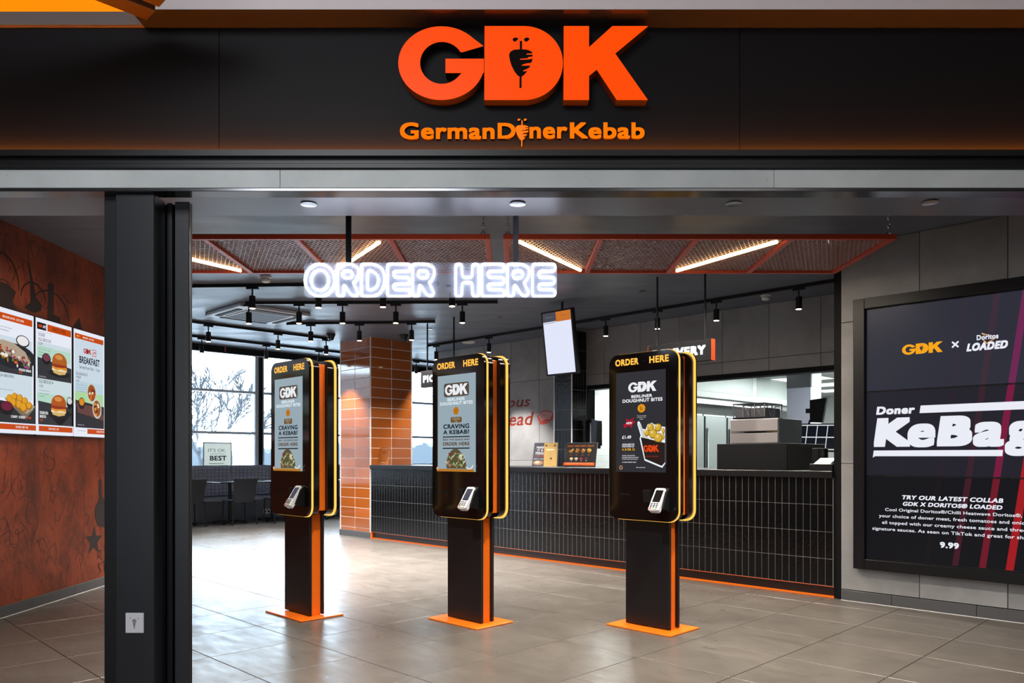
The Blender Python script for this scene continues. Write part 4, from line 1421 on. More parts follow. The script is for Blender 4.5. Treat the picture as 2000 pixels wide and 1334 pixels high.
MB().box(-6.78, -0.05, 0.020, 0.028, 0.0915, 0.0972).build('strip_light', emat((255, 96, 20), 0.9, 'plinth_added_glow'), t)  # added hidden glow under the tile edge, reddens the plinth face
MB().box(-6.812, -6.781, 0.005, 0.05, 0.0, 0.0975).build('end_block', M_ORANGE, t)
tag(MB().box(-6.805, -0.046, -0.018, 0.95, 1.0185, 1.078, b=0.004).build('countertop', M_BLACK, M=FC), 'continuous satin black countertop lying along the whole tiled counter', 'countertop')

# ------------------------------------------------------------------ orange tiled pillar
PA, PB, PD = -7.605, -6.813, 0.76
t = thing('tiled_pillar', 'square pillar clad in glazed orange tiles with white grout', 'pillar', FC)
MB().box(PA, PB, 0.0, PD, 0.0, CEIL - 0.001).build('core', M_GROUTW, t)
q = (PB - PA - 0.02) / 2
r0, dz = 0.139, 0.1487
ft = MB().box(0.004, q - 0.004, -0.0028, 0.001, 0.004, dz - 0.004, b=0.0012).mesh('tile', M_OTILE)
fs_ = MB().box(0.004, q - 0.004, -0.0028, 0.001, 0.004, 0.051, b=0.0012).mesh('tile', M_OTILE)
qs = (PD - 0.02) / 2
st_ = MB().box(-0.001, 0.0028, 0.004, qs - 0.004, 0.004, dz - 0.004, b=0.0015).mesh('tile', M_OTILE)
ss_ = MB().box(-0.001, 0.0028, 0.004, qs - 0.004, 0.004, 0.051, b=0.0015).mesh('tile', M_OTILE)
for c in (0, 1):
    put('tile', fs_, t, T(PA + 0.01 + c * q, 0, 0.085))
    put('tile', ss_, t, T(PB, 0.01 + c * qs, 0.085))
    for k in range(19):
        put('tile', ft, t, T(PA + 0.01 + c * q, 0, r0 + dz * k))
        put('tile', st_, t, T(PB, 0.01 + c * qs, r0 + dz * k))
ct = MB()
for x, y in ((PA, 0.0), (PB, 0.0), (PB, PD)):
    ct.box(x - 0.005, x + 0.005, y - 0.007, y + 0.005, 0.084, CEIL - 0.001)
ct.build('corner_trim', M_WHITE, t)
MB().box(PA - 0.012, PB + 0.0, -0.014, -0.002, 0.0, 0.084).box(PA - 0.012, PA - 0.001, -0.002, PD, 0, 0.084).build('skirting', M_SKIRT, t)

# ------------------------------------------------------------------ black tiled pillar behind the counter
BA, BB, BY, BD = -4.53, -4.21, 1.49, 1.815
t = thing('tiled_pillar', 'narrow pillar clad in glossy black upright tiles behind the counter posters', 'pillar', FC)
MB().box(BA, BB, BY, BD, 0.0, CEIL - 0.001).build('core', M_GROUTG, t)
bw = (BB - BA - 0.016) / 5
bf = MB().box(0.0015, bw - 0.0015, -0.0022, 0.001, 0.002, 0.270, b=0.001).mesh('tile', M_BTILE)
bs = MB().box(-0.001, 0.0022, 0.0015, bw - 0.0015, 0.002, 0.270, b=0.001).mesh('tile', M_BTILE)
for k in range(7):
    for c in range(5):
        put('tile', bf, t, T(BA + 0.008 + c * bw, BY, 1.03 + 0.2725 * k))
        if 0.008 + (c + 1) * bw < BD - BY + 0.02:
            put('tile', bs, t, T(BB, BY + 0.008 + c * bw * 0.98, 1.03 + 0.2725 * k))
ct = MB()
for x, y in ((BA, BY), (BB, BY)):
    ct.box(x - 0.006, x + 0.006, y - 0.007, y + 0.006, 0.9, CEIL - 0.001)
ct.build('corner_trim', M_WHITE, t)

# ------------------------------------------------------------------ things standing on the counter
def poster(name, label, ax, y, w, h, art, lean=9, turn=0, holder=True):
    t = thing(name, label, 'poster', FC @ T(ax, y, 1.0785, R(turn)))
    rot = Matrix.Rotation(R(-lean), 4, 'X')
    if holder:
        MB().box(-w / 2 - 0.004, w / 2 + 0.004, 0.003, 0.006, 0.006, h + 0.004).build('holder', M_ACRYL, t, M=rot)
        MB().box(-w * 0.35, w * 0.35, -0.02, 0.05 + h * 0.16, 0.0, 0.005).build('foot', M_ACRYL, t)
    s = MB().box(-w / 2, w / 2, 0.0, 0.0025, 0.007, h).build('sheet', pmat(art[0]), t, M=rot)
    a = Art(y=-0.0002, box=(-w / 2, w / 2, 0.007, h))
    art[1](a)
    a.build('print', s)
    return t


def art_meal(a):
    a.rect((62, 62, 70), 0, 1, 0, 1)
    for k, s in enumerate(('MAKE', 'IT A', 'MEAL')):
        a.text((235, 235, 240), s, 0.33, 0.76 - 0.12 * k, (0.38, 0.28, 0.42)[k], 0.095, 'C', 0.05)
    a.rect((235, 235, 240), 0.12, 0.54, 0.495, 0.503)
    a.text((206, 74, 40), '+£3.49', 0.33, 0.40, 0.36, 0.07, 'C', 0.03)
    a.polys((176, 66, 44), [ell(0.82, 0.82, 0.09, 0.07, 10), ell(0.86, 0.66, 0.08, 0.06, 10), ell(0.82, 0.5, 0.09, 0.06, 10)])
    a.text((230, 230, 235), 'KEBAB & FRIES', 0.07, 0.30, 0.46, 0.03, 'L', 0.03)
    a.text((230, 230, 235), 'DRINK', 0.66, 0.30, 0.22, 0.03, 'L', 0.03)
    a.poly((150, 110, 84), ell(0.3, 0.15, 0.25, 0.10, 16))
    a.poly((206, 180, 150), ell(0.26, 0.17, 0.12, 0.05, 12))
    a.rect((180, 50, 70), 0.66, 0.88, 0.08, 0.22)
    a.rect((230, 230, 235), 0.66, 0.80, 0.14, 0.2)


def art_kraft(a):
    a.rect((190, 156, 92), 0, 1, 0, 1)
    for x0, x1, z0, z1 in ((0, 1, 0.98, 1), (0, 1, 0, 0.015), (0, 0.03, 0, 1), (0.97, 1, 0, 1)):
        a.rect((150, 116, 56), x0, x1, z0, z1)
    a.polys((70, 64, 44), [ell(0.17, 0.88, 0.08, 0.045, 12), ell(0.82, 0.88, 0.08, 0.045, 12), ell(0.56, 0.34, 0.08, 0.05, 12)])
    a.text((90, 72, 40), 'ALLERGENS', 0.5, 0.86, 0.40, 0.03, 'C')
    a.rect((226, 214, 184), 0.2, 0.76, 0.68, 0.735)
    for k in range(6):
        a.rect((140, 110, 62), 0.12, 0.6 + 0.05 * (k % 3), 0.60 - 0.075 * k, 0.608 - 0.075 * k)
    a.text((90, 72, 40), 'Scan for info', 0.14, 0.10, 0.45, 0.03, 'L')


def art_fries(a):
    a.rect((40, 37, 42), 0, 1, 0, 1)
    a.text((236, 140, 30), 'WANT FRIES WITH THAT?', 0.48, 0.83, 0.84, 0.075, 'C', 0.05, 0.25)
    rg = random.Random(2)
    for k, c in enumerate(((226, 160, 50), (206, 92, 34), (214, 124, 36), (232, 190, 56))):
        cx = 0.19 + 0.2 * k
        a.poly((150, 104, 50), [(cx - 0.08, 0.70), (cx + 0.08, 0.70), (cx + 0.04, 0.58), (cx - 0.04, 0.58)])
        for j in range(12):
            x, z = cx + rg.uniform(-0.075, 0.06), rg.uniform(0.62, 0.72)
            a.poly(c if j % 3 else (246, 220, 130), [(x, z), (x + 0.03, z + 0.01), (x + 0.025, z + 0.05), (x + 0.005, z + 0.04)])
        a.text((210, 120, 40), ('4.19', '4.69', '4.89', '4.49')[k], cx, 0.47, 0.07, 0.04, 'C')
    for k, c in enumerate(((236, 214, 140), (226, 220, 218), (150, 50, 44), (90, 60, 56))):
        a.poly(c, ell(0.25 + 0.16 * k, 0.335, 0.055, 0.05, 14))
        a.rect((210, 205, 200), 0.225 + 0.16 * k, 0.275 + 0.16 * k, 0.24, 0.262)
    a.rect((226, 104, 24), 0, 1, 0.05, 0.175)
    a.text((246, 230, 210), 'CHOOSE UP YOUR OWN FRIES FOR EXTRA 99p', 0.5, 0.105, 0.88, 0.04, 'C', 0.03)
    a.text((70, 34, 16), 'ask at the counter', 0.45, 0.06, 0.36, 0.03, 'C')


def art_card(a):
    a.rect((206, 118, 40), 0, 1, 0, 1)
    a.text((250, 226, 200), 'CUSTOMERS', 0.5, 0.86, 0.8, 0.07, 'C', 0.03)
    a.rect((120, 66, 26), 0.36, 0.64, 0.62, 0.75)
    a.rect((190, 108, 40), 0.4, 0.6, 0.645, 0.725)
    a.rect((150, 84, 30), 0.2, 0.8, 0.20, 0.24)
    a.rect((240, 210, 180), 0.3, 0.7, 0.10, 0.13)


poster('counter_poster', 'grey tilted meal-deal card on the counter reading MAKE IT A MEAL', -3.525, 0.14, 0.33, 0.29, ((62, 62, 70), art_meal), 10)
poster('counter_poster', 'brown paper notice in a clear stand between the two dark counter posters', -3.29, 0.02, 0.205, 0.283, ((190, 156, 92), art_kraft), 4)
poster('counter_poster', 'dark poster on the counter about fries with an orange foot band', -2.935, 0.12, 0.455, 0.28, ((40, 37, 42), art_fries), 8)
poster('table_card', 'small orange card on the counter beside the orange tiled pillar', -6.685, 0.13, 0.2, 0.27, ((206, 118, 40), art_card), 10, 6)

CT = 1.0785
t = thing('display_plinth', 'low black cabinet on the countertop under the steel drawer warmer', 'cabinet', FC @ T(-0.84, 0.08, CT))
MB().box(-0.35, 0.35, 0.0, 0.82, 0.0, 0.243, b=0.003).build('body', M_BLACKM, t)
MB().box(0.3505, 0.353, 0.01, 0.81, 0.004, 0.24).build('side_panel', mat('dark_side', (54, 50, 46), 0.35), t)
t = thing('food_warmer', 'steel drawer warmer standing on the low black cabinet', 'warmer', FC @ T(-0.853, 0.17, CT + 0.2435))
MB().box(-0.242, 0.242, 0.0, 0.485, 0.0, 0.232, b=0.003).build('body', M_STEEL, t)
for z0, z1 in ((0.006, 0.098), (0.118, 0.228)):
    MB().box(-0.238, 0.238, -0.012, -0.0005, z0, z1, b=0.002).build('drawer', mat('brushed_front', (150, 146, 148), 0.35, 0.5), t)
MB().box(-0.238, 0.238, -0.008, -0.0005, 0.1, 0.116).build('grip_rail', M_CHROME, t)
bd = MB().box(-0.09, 0.13, -0.0095, -0.008, 0.101, 0.115).build('badge_strip', M_BLACKG, t)
t = thing('tray_rack', 'dark wire rack with clear trays on top of the steel warmer', 'rack', FC @ T(-0.955, 0.26, CT + 0.476))
MB().box(-0.165, 0.165, 0.0, 0.36, 0.0, 0.022).build('base_tray', M_BLACKM, t)
MB().box(-0.168, 0.168, -0.004, 0.364, 0.148, 0.156, b=0.002).build('top_sheet', M_BLACK, t)
pst = MB()
for x in (-0.16, -0.06, 0.06, 0.16):
    for y in (0.004, 0.356):
        pst.box(x - 0.004, x + 0.004, y - 0.004, y + 0.004, 0.022, 0.148)
for x in (-0.06, 0.06):
    pst.tube([(x, 0.01, 0.14), (x + 0.05, 0.01, 0.05), (x + 0.06, 0.01, 0.03)], 0.003, 5)
pst.tube([(0.164, 0.03, 0.14), (0.164, 0.12, 0.03)], 0.004, 5)
pst.tube([(0.164, 0.2, 0.03), (0.164, 0.2, 0.11), (0.164, 0.215, 0.125), (0.164, 0.3, 0.128)], 0.005, 6)
pst.build('wire_posts', M_ALU, t)
MB().box(-0.155, -0.004, 0.03, 0.33, 0.024, 0.11).box(0.004, 0.155, 0.03, 0.33, 0.024, 0.11).build('clear_tray', mat('grey_acrylic', (110, 112, 120), 0.2), t)
t = thing('cup_dispenser', 'black box beside the stack of black cups on the countertop', 'box', FC @ T(-0.31, 0.30, CT))
MB().box(-0.05, 0.05, 0.0, 0.12, 0.0, 0.20, b=0.004).build('body', M_BLACKM, t)
MB().box(-0.03, 0.03, -0.004, -0.0005, 0.03, 0.06).build('slot', M_BLACKG, t)
t = thing('cup_stack', 'stack of black cups standing by the kitchen hatch end of the counter', 'cups', FC @ T(-0.225, 0.22, CT))
for k in range(7):
    MB().lathe([(0.036, 0.0), (0.040, 0.022), (0.044, 0.024), (0.044, 0.0275), (0.041, 0.0275)], n=18).build('cup', M_BLACK, t, M=T(0, 0, 0.0278 * k), smooth=50)
t = thing('counter_tray', 'low black tray with white paper at the wall end of the countertop', 'tray', FC @ T(-0.152, 0.0, CT))
MB().box(-0.1, 0.1, 0.0, 0.165, 0.0, 0.06, b=0.004).build('tray', M_BLACK, t)
MB().prism([(0.02, 0.0605), (0.16, 0.0605), (0.16, 0.11)], -0.07, 0.07, axis='x').build('paper', M_WHITE, t)

# ------------------------------------------------------------------ signs and screen hung over the counter
def hung_sign(label, a0, a1, z0, z1, y, word, rods, gap):
    t = thing('hanging_sign', label, 'sign', FC @ T(0, y, 0))
    MB().box(a0, a1, 0.0, 0.065, z0, z1, b=0.002).build('box', M_BLACKM, t)
    MB().box(a0 - 0.003, a0 - 0.0002, 0.0, 0.065, z0, z1).build('side_panel', M_REDOR, t)
    MB().box(a1 + 0.0002, a1 + 0.003, 0.0, 0.065, z0, z1).build('side_panel', M_REDOR, t)
    words_ = word.split(' ')
    n_ = len(word)
    at = 0
    for w_ in words_:
        xa = (a0 + a1) / 2 - (a1 - a0) * gap / 2 + (a1 - a0) * gap * at / n_
        a = Art(glow=1.3, y=-0.0005)
        a.text((244, 246, 255), w_, xa, z0 + 0.058, (a1 - a0) * gap * (len(w_) - 0.1) / n_, (z1 - z0) * 0.45, 'L', 0.06)
        a.build('glowing_word', t)
        at += len(w_) + 1
    for x in rods:
        MB().tube([(x, 0.032, z1), (x, 0.032, CEIL)], 0.010, 8).build('rod', M_BLACK, t)


hung_sign('black box sign on two rods reading DELIVERY over the counter', -1.786, -1.088, 2.095, 2.293, -0.2, 'DELIVERY', (-1.70, -1.17), 0.86)
hung_sign('black box sign on two rods reading PICK UP near the orange pillar', -5.376, -4.66, 2.110, 2.326, -0.2, 'PICK UP', (-5.28, -4.75), 0.88)

t = thing('hanging_screen', 'portrait screen tilted down over the counter with a blank white page', 'screen', FC @ T(-3.135, 0.0, 2.49))
rot = Matrix.Rotation(R(8), 4, 'X')
MB().box(-0.232, 0.232, 0.0, 0.05, -0.365, 0.365, b=0.003).build('casing', M_BLACK, t, M=rot)
a = Art(glow=0.92, y=-0.0004)
a.rect((226, 230, 250), -0.208, 0.208, -0.345, 0.345)
a.rect((70, 70, 80), -0.208, -0.01, 0.245, 0.345)
a.rect((190, 190, 200), -0.20, -0.02, 0.225, 0.238)
a.rect((200, 114, 44), -0.01, 0.208, 0.235, 0.345)
a.text((150, 86, 40), 'Ready', 0.10, 0.285, 0.06, 0.022, 'C')
a.text((120, 120, 130), 'Preparing', -0.11, 0.285, 0.11, 0.02, 'C')
a.build('screen_picture', t, M=rot)
MB().tube([(-0.02, 0.08, 0.30), (-0.02, 0.08, CEIL - 2.49)], 0.012, 8).box(-0.06, 0.02, 0.045, 0.09, 0.1, 0.3).build('bracket', M_BLACK, t)

# ------------------------------------------------------------------ ceiling services
def spot_proto():
    t = thing('track_spotlight', 'x', 'spotlight', F0, 'black track spotlights')
    MB().box(-0.06, 0.06, -0.018, 0.018, -0.022, -0.0005).build('adaptor', M_BLACK, t)
    MB().cyl((0, 0, -0.09), 0.009, 0.068, 'z', 8).build('stem', M_BLACK, t)
    MB().cyl((0, 0, -0.215), 0.032, 0.125, 'z', 16).build('body', M_BLACK, t, smooth=40)
    MB().cyl((0, 0, -0.2185), 0.028, 0.003, 'z', 16).build('lens', M_LAMP, t)
    return t


proto = spot_proto()
ORD = ('first', 'second', 'third', 'fourth', 'fifth', 'sixth', 'seventh')
TZ = 2.93
tracks = [
    ('ceiling track closest behind the mesh panels', (-3.70, 7.90), (-0.75, 7.74), (493, 622, 748, 883), 7.83),
    ('ceiling track passing in front of the air conditioner', (-3.02, 8.74), (-0.174, 8.68), (486, 584, 669, 773, 903), None),
    ('short ceiling track before the orange pillar', (-2.948, 10.096), (-1.008, 9.943), (607, 702, 804), None),
    ('slanting ceiling track below the air conditioner', (-4.9, 9.19), (-2.693, 11.413), (407, 543, 637), None),
    ('long slanting ceiling track next to the windows', (-5.2, 10.57), (-1.40, 14.35), (394, 520, 623, 813), None),
    ('long ceiling track over the counter', (-1.319, 12.119), (3.70, 7.13), (852, 955, 1183, 1284, 1399, 1560), None),
]
first = True
for tlabel, A, B, pxs, _y in tracks:
    A, B = Vector((*A, 0)), Vector((*B, 0))
    ang = math.atan2(B.y - A.y, B.x - A.x)
    L = (B - A).length
    t = thing('lighting_track', 'black ' + tlabel, 'track', T(A.x, A.y, TZ, ang))
    MB().box(0, L, -0.018, 0.018, 0.0, CEIL - TZ - 0.001).build('rail', M_BLACK, t)
    MB().box(-0.012, 0, -0.019, 0.019, -0.002, CEIL - TZ - 0.001).box(L, L + 0.012, -0.019, 0.019, -0.002, CEIL - TZ - 0.001).build('end_cap', M_BLACK, t)
    for k, px in enumerate(pxs):
        r_ = (px - 1000) / 1500.0
        d = B - A
        s = (r_ * A.y - A.x) / (d.x - r_ * d.y)
        p = A + s * d
        lab = 'black cylinder spotlight, ' + ORD[k] + ' from the window end, on the ' + tlabel
        lab = 'black spotlight, %s along the %s' % (ORD[k], tlabel)
        M = T(p.x, p.y, TZ, ang)
        if first:
            proto.matrix_basis = M
            proto['label'] = lab
            o, first = proto, False
        else:
            o = copy_thing(proto, M, lab)
        dl = bpy.data.lights.new('lamp', 'SPOT')
        dl.energy, dl.color, dl.spot_size, dl.spot_blend, dl.shadow_soft_size = (45 if px in (637, 623, 543, 407, 394, 520) else (35 if px in (607, 702, 804) else (130 if px in (1183, 1284, 1399, 1560, 486, 584, 669, 773) else 240))), (1.0, 0.96, 0.91), R(85), 0.5, 0.025
        lo = bpy.data.objects.new('lamp', dl)
        scene.collection.objects.link(lo)
        lo.parent = o
        lo.location = (0, 0, -0.225)

# air conditioner
t = thing('air_conditioner', 'square white ceiling air conditioner with four dark louvre slots', 'air conditioner', frame((-3.115, 9.42, CEIL), ANG))
MB().box(-0.46, 0.46, -0.46, 0.46, -0.045, -0.001, b=0.008).build('casing', mat('ac_plastic', (176, 180, 188), 0.4), t)
MB().box(-0.27, 0.27, -0.27, 0.27, -0.051, -0.0455).build('grille', mat('ac_grille', (70, 72, 80), 0.6), t)
for k in range(4):
    MB().box(-0.30, 0.30, 0.345, 0.405, -0.052, -0.0455).build('louvre', M_BLACKM, t, M=Matrix.Rotation(k * math.pi / 2, 4, 'Z'))
    MB().box(-0.27, 0.27, 0.272, 0.29, -0.054, -0.0455).build('grille_frame', mat('ac_plastic', (176, 180, 188), 0.4), t, M=Matrix.Rotation(k * math.pi / 2, 4, 'Z'))

for (x, y), lab in (((-2.412, 7.521), 'white smoke detector on the ceiling just behind the mesh panel'), ((2.771, 8.381), 'white smoke detector on the ceiling above the kitchen hatch')):
    t = thing('smoke_detector', lab, 'detector', T(x, y, CEIL))
    MB().lathe([(0.055, -0.001), (0.055, -0.012), (0.048, -0.014)], n=20).build('base', M_WHITE, t, smooth=40)
    MB().lathe([(0.036, -0.0145), (0.046, -0.026), (0.046, -0.038), (0.036, -0.056), (0.016, -0.058)], n=20).build('sensor_head', M_WHITE, t, smooth=40)
    MB().lathe([(0.0465, -0.029), (0.0475, -0.031), (0.0475, -0.034), (0.0465, -0.036)], n=20).build('vent_ring', M_ALU, t, smooth=40)
t = thing('ceiling_speaker', 'flat round white disc on the ceiling over the middle kiosk', 'speaker', T(-0.665, 11.733, CEIL))
MB().lathe([(0.10, -0.001), (0.098, -0.02), (0.075, -0.032)], n=24).build('cover', M_WHITE, t, smooth=40)
MB().cyl((0, 0, -0.0345), 0.07, 0.002, 'z', 20).build('grille', mat('speaker_grille', (200, 202, 206), 0.6), t)
for (x, y), lab in (((-2.60, 11.02), 'black dome camera on the ceiling at the window side of the orange pillar'), ((-1.565, 11.10), 'black dome camera on the ceiling at the counter side of the orange pillar')):
    t = thing('dome_camera', lab, 'camera', T(x, y, CEIL))
    MB().lathe([(0.065, -0.001), (0.065, -0.022), (0.058, -0.035), (0.052, -0.05)], n=20).build('housing', M_BLACK, t, smooth=40)
    MB().lathe([(0.048, -0.051), (0.046, -0.07), (0.036, -0.088), (0.018, -0.098), (0.004, -0.10)], n=18).build('dome', M_BLACKG, t, smooth=60)

# ------------------------------------------------------------------ kitchen
KC = 2.42
kit = MB()
kit.box(-5.6, 0.9, BW + 0.15, 9.0, KC, KC + 0.1)
kit_c = kit.build('ceiling_kitchen', mat('kitchen_ceiling', (222, 226, 224), 0.6), M=FC, kind='structure')
kw = MB().box(-5.7, 1.0, 8.9, 9.0, 0, KC).box(0.9, 1.0, BW + 0.15, 9.0, 0, KC).box(-5.7, -5.6, BW + 0.15, 9.0, 0, KC).build('wall_kitchen', mat('kitchen_wall', (216, 220, 218), 0.4), M=FC, kind='structure')
for k in range(10):
    for j in range(10):
        x, y = -5.25 + 0.6 * j, 2.4 + 0.62 * k
        lamp = (k % 2 == 0) and j in (3, 4) or (k % 3 == 1 and j in (1, 7))
        MB().box(x + 0.006, x + 0.594, y + 0.006, y + 0.614, KC - 0.006, KC - 0.0005).build('panel', emat((240, 250, 246), 1.4, 'kitchen_panel_light') if lamp else mat('kitchen_panel', (214, 220, 218), 0.55), kit_c)
for x, y in ((-0.6, 3.4), (-1.8, 5.0), (-4.3, 2.9), (-1.2, 7.0)):
    w_ = FC @ Vector((x, y, KC - 0.03))
    area_light('kitchen_lamp', w_, (0, 0, ANG), 1.1, 0.5, 95, (0.93, 1.0, 0.97))
t = thing('extractor_hood', 'long pale steel extractor hood seen through the kitchen hatch', 'hood', FC @ T(-3.0, 0, 0))
MB().box(-1.1, 0.0, 2.35, 4.3, 2.11, KC - 0.008).box(-1.1, 0.0, 4.42, 6.6, 2.11, KC - 0.008).build('canopy', mat('hood_steel', (158, 166, 164), 0.4, 0.3), t)
MB().box(-1.1, -0.003, 4.301, 4.419, 2.11, KC - 0.008).build('joint_cover', M_WHITE, t)
MB().box(-1.1, 0.03, 2.33, 6.62, 2.02, 2.109, b=0.004).build('lower_rim', mat('hood_rim', (176, 182, 178), 0.4, 0.2), t)
MB().box(-1.05, -0.04, 2.4, 6.5, 1.94, 2.019).build('filters', M_STEEL, t)
for k, (x, w_, lab) in enumerate(((-3.03, 0.0, 'dark open gap'), )):
    pass
for k, (y0, y1) in enumerate(((2.40, 2.98), (3.0, 3.6), (3.62, 4.25), (4.27, 4.9))):
    t = thing('steel_fridge', 'tall steel fridge under the extractor hood, %s from the hatch' % ORD[k], 'fridge', FC @ T(-3.05, y0, 0))
    MB().box(-0.75, -0.026, 0, y1 - y0, 0.1, 1.80, b=0.004).build('body', M_STEEL, t)
    MB().box(-0.025, 0.0, 0.012, y1 - y0 - 0.012, 0.14, 1.77, b=0.004).build('door', mat('fridge_door', (150, 156, 156), 0.35, 0.7), t)
    MB().box(0.0005, 0.025, 0.03, 0.055, 0.7, 1.6).build('handle', M_CHROME, t)
    MB().box(-0.72, -0.05, 0.02, y1 - y0 - 0.02, 0.0, 0.099).build('foot', M_BLACKM, t)
t = thing('steel_pillar', 'square stainless steel pillar standing in the kitchen', 'pillar', FC @ T(-1.93, 3.5, 0))
MB().box(-0.165, 0.165, 0, 0.33, 0, 2.125).build('cladding', mat('blue_steel', (206, 212, 232), 0.35, 0.1), t)
MB().box(-0.167, 0.167, -0.002, 0.332, 2.126, KC - 0.008).build('head_band', mat('band_steel', (120, 122, 128), 0.3, 0.5), t)
MB().box(0.1655, 0.172, 0.02, 0.31, 0.0, KC - 0.008).build('side_cover', mat('pale_cover', (190, 194, 192), 0.4), t)
t = thing('order_monitor', 'tilted kitchen monitor showing a white grid of empty order boxes', 'monitor', FC @ T(-1.09, 2.20, 1.425) @ Matrix.Rotation(R(1.5), 4, 'Y') @ Matrix.Rotation(R(-12), 4, 'X'))
MB().box(-0.30, 0.215, 0.0, 0.04, -0.165, 0.16, b=0.004).build('casing', M_BLACKM, t)
a = Art(glow=0.8, y=-0.0004, box=(-0.285, 0.20, -0.15, 0.145))
a.rect((230, 234, 238), 0, 1, 0, 1)
for i in range(4):
    for j in range(2):
        a.rect((18, 22, 32), 0.02 + 0.245 * i, 0.02 + 0.245 * i + 0.225, 0.04 + 0.48 * j, 0.04 + 0.48 * j + 0.44)
a.build('screen_picture', t)
MB().box(-0.04, 0.04, 0.0405, 0.10, -0.05, 0.05).tube([(0, 0.09, -0.05), (0, 0.11, -0.38)], 0.018, 8).build('bracket', M_BLACKM, t)
t = thing('wall_monitor', 'black monitor seen from behind, mounted on the steel kitchen pillar', 'monitor', FC @ T(-1.60, 3.32, 1.80))
MB().prism([(-0.10, -0.15), (0.06, -0.16), (0.12, 0.16), (-0.10, 0.14)], 0.0, 0.05).build('casing', M_BLACKM, t)
MB().box(-0.16, -0.1005, 0.01, 0.04, -0.03, 0.03).tube([(-0.11, 0.03, -0.12), (-0.15, 0.03, -0.25), (-0.13, 0.03, -0.3)], 0.012, 6).build('bracket', M_BLACK, t)
t = thing('wall_shelf', 'thin steel shelf on brackets along the white kitchen wall', 'shelf', FC @ T(-0.6, 5.2, 1.86))
MB().box(-1.1, 0.9, 0.0, 0.3, 0, 0.03, b=0.003).build('board', M_STEEL, t)
for x in (-1.0, -0.1, 0.8):
    MB().prism([(0.0, 0.0), (0.28, 0.0), (0.28, -0.22)], x - 0.01, x + 0.01, axis='x').build('bracket', M_STEEL, t)
MB().box(-1.75, 0.9, 5.501, 5.6, 0.0, 1.98).build('wall_kitchen_screen', mat('kitchen_wall', (216, 220, 218), 0.4), M=FC, kind='structure')
t = thing('prep_bench', 'steel preparation bench along the back of the kitchen', 'bench', FC @ T(-0.6, 4.6, 0))
MB().box(-1.0, 0.9, 0.0, 0.88, 0.86, 0.9, b=0.003).build('worktop', M_STEEL, t)
MB().box(-1.0, 0.9, 0.05, 0.85, 0.15, 0.18).build('shelf', M_STEEL, t)
for x in (-0.95, 0.85):
    for y in (0.05, 0.82):
        MB().box(x - 0.02, x + 0.02, y - 0.02, y + 0.02, 0, 0.86).build('leg', M_STEEL, t)
t = thing('wall_timer', 'round dark timer with red digits on the kitchen wall', 'timer', FC @ T(-0.86, 2.6, 1.335))
MB().cyl((0, 0, 0), 0.06, 0.04, 'y', 20).build('case', mat('timer_case', (90, 92, 96), 0.4), t)
ta = Art(glow=1.0, y=-0.0004)
ta.rect((200, 40, 30), -0.035, 0.035, -0.04, -0.015)
ta.build('display', t)
MB().box(-0.01, 0.01, 0.0405, 0.1, -0.44, 0.0).build('stand', M_STEEL, t)
# white tiled wall at the far hatch end with a towel dispenser
wt = MB().box(-5.6, -3.83, 3.406, 3.5, 0.0, KC - 0.001).build('wall_tiled', mat('tile_grout', (176, 180, 178), 0.7), M=FC, kind='structure')
wm = MB().box(0.0015, 0.1985, -0.0045, 0.0005, 0.0015, 0.0985, b=0.0015).mesh('tile', M_WTILE)
for r_ in range(15):
    for c in range(8):
        put('tile', wm, wt, T(-5.58 + 0.2 * c + (0.1 if r_ % 2 else 0), 3.405, 0.92 + 0.1 * r_))
t = thing('towel_dispenser', 'glossy black paper towel dispenser beside the black tiled pillar', 'dispenser', FC @ T(-4.04, BW - 0.13, 1.50))
MB().prism([(-0.10, -0.17), (0.08, -0.19), (0.105, 0.19), (-0.02, 0.22), (-0.10, 0.20)], 0.0, 0.105).build('cover', M_BLACKG, t, smooth=30)
MB().box(-0.02, 0.0, -0.003, -0.0005, -0.15, 0.16).build('window_slot', mat('grey_strip', (120, 126, 136), 0.2), t)
MB().box(-0.09, 0.09, 0.1055, 0.125, -0.15, 0.15).build('back_plate', M_BLACKM, t)

# ------------------------------------------------------------------ window wall
WZ0, WZ1 = 0.55, 3.28
MB().box(-6.5, 12, 0.0, 0.2, 0.0, WZ0).box(-6.5, 12, 0.0, 0.2, WZ1, 3.6).build('wall_window', mat('dark_wall', (58, 60, 66), 0.6), M=FW, kind='structure')
bays = [-6.35, -4.35, -1.75, 0.85, 3.45, 6.05, 8.65, 11.25]
M_FRAME = mat('window_frame', (226, 234, 244), 0.35)
for k in range(len(bays) - 1):
    x0, x1 = bays[k] + 0.05, bays[k + 1] - 0.10
    w = MB()
    w.box(x0 - 0.05, x0 + 0.02, 0.03, 0.13, WZ0, WZ1).box(x1 - 0.02, x1 + 0.05, 0.03, 0.13, WZ0, WZ1)
    w.box(x0 + 0.02, x1 - 0.02, 0.03, 0.13, WZ0, WZ0 + 0.06).box(x0 + 0.02, x1 - 0.02, 0.03, 0.13, WZ1 - 0.06, WZ1)
    win = w.build('window_%d' % (k + 1), M_FRAME, M=FW, kind='structure')
    for z in (1.665, 2.475):
        MB().box(x0 + 0.02, x1 - 0.02, 0.02, 0.13, z - 0.024, z + 0.024).build('transom', M_FRAME, win)
    for z0, z1 in ((WZ0 + 0.06, 1.641), (1.689, 2.451), (2.499, WZ1 - 0.06)):
        MB().box(x0 + 0.0205, x1 - 0.0205, 0.074, 0.082, z0 + 0.0005, z1 - 0.0005).build('pane', M_GLASS, win)
    MB().box(x1 + 0.052, x1 + 0.098, -0.05, 0.2, 0, 3.45).build('mullion', M_BLACKM, win)
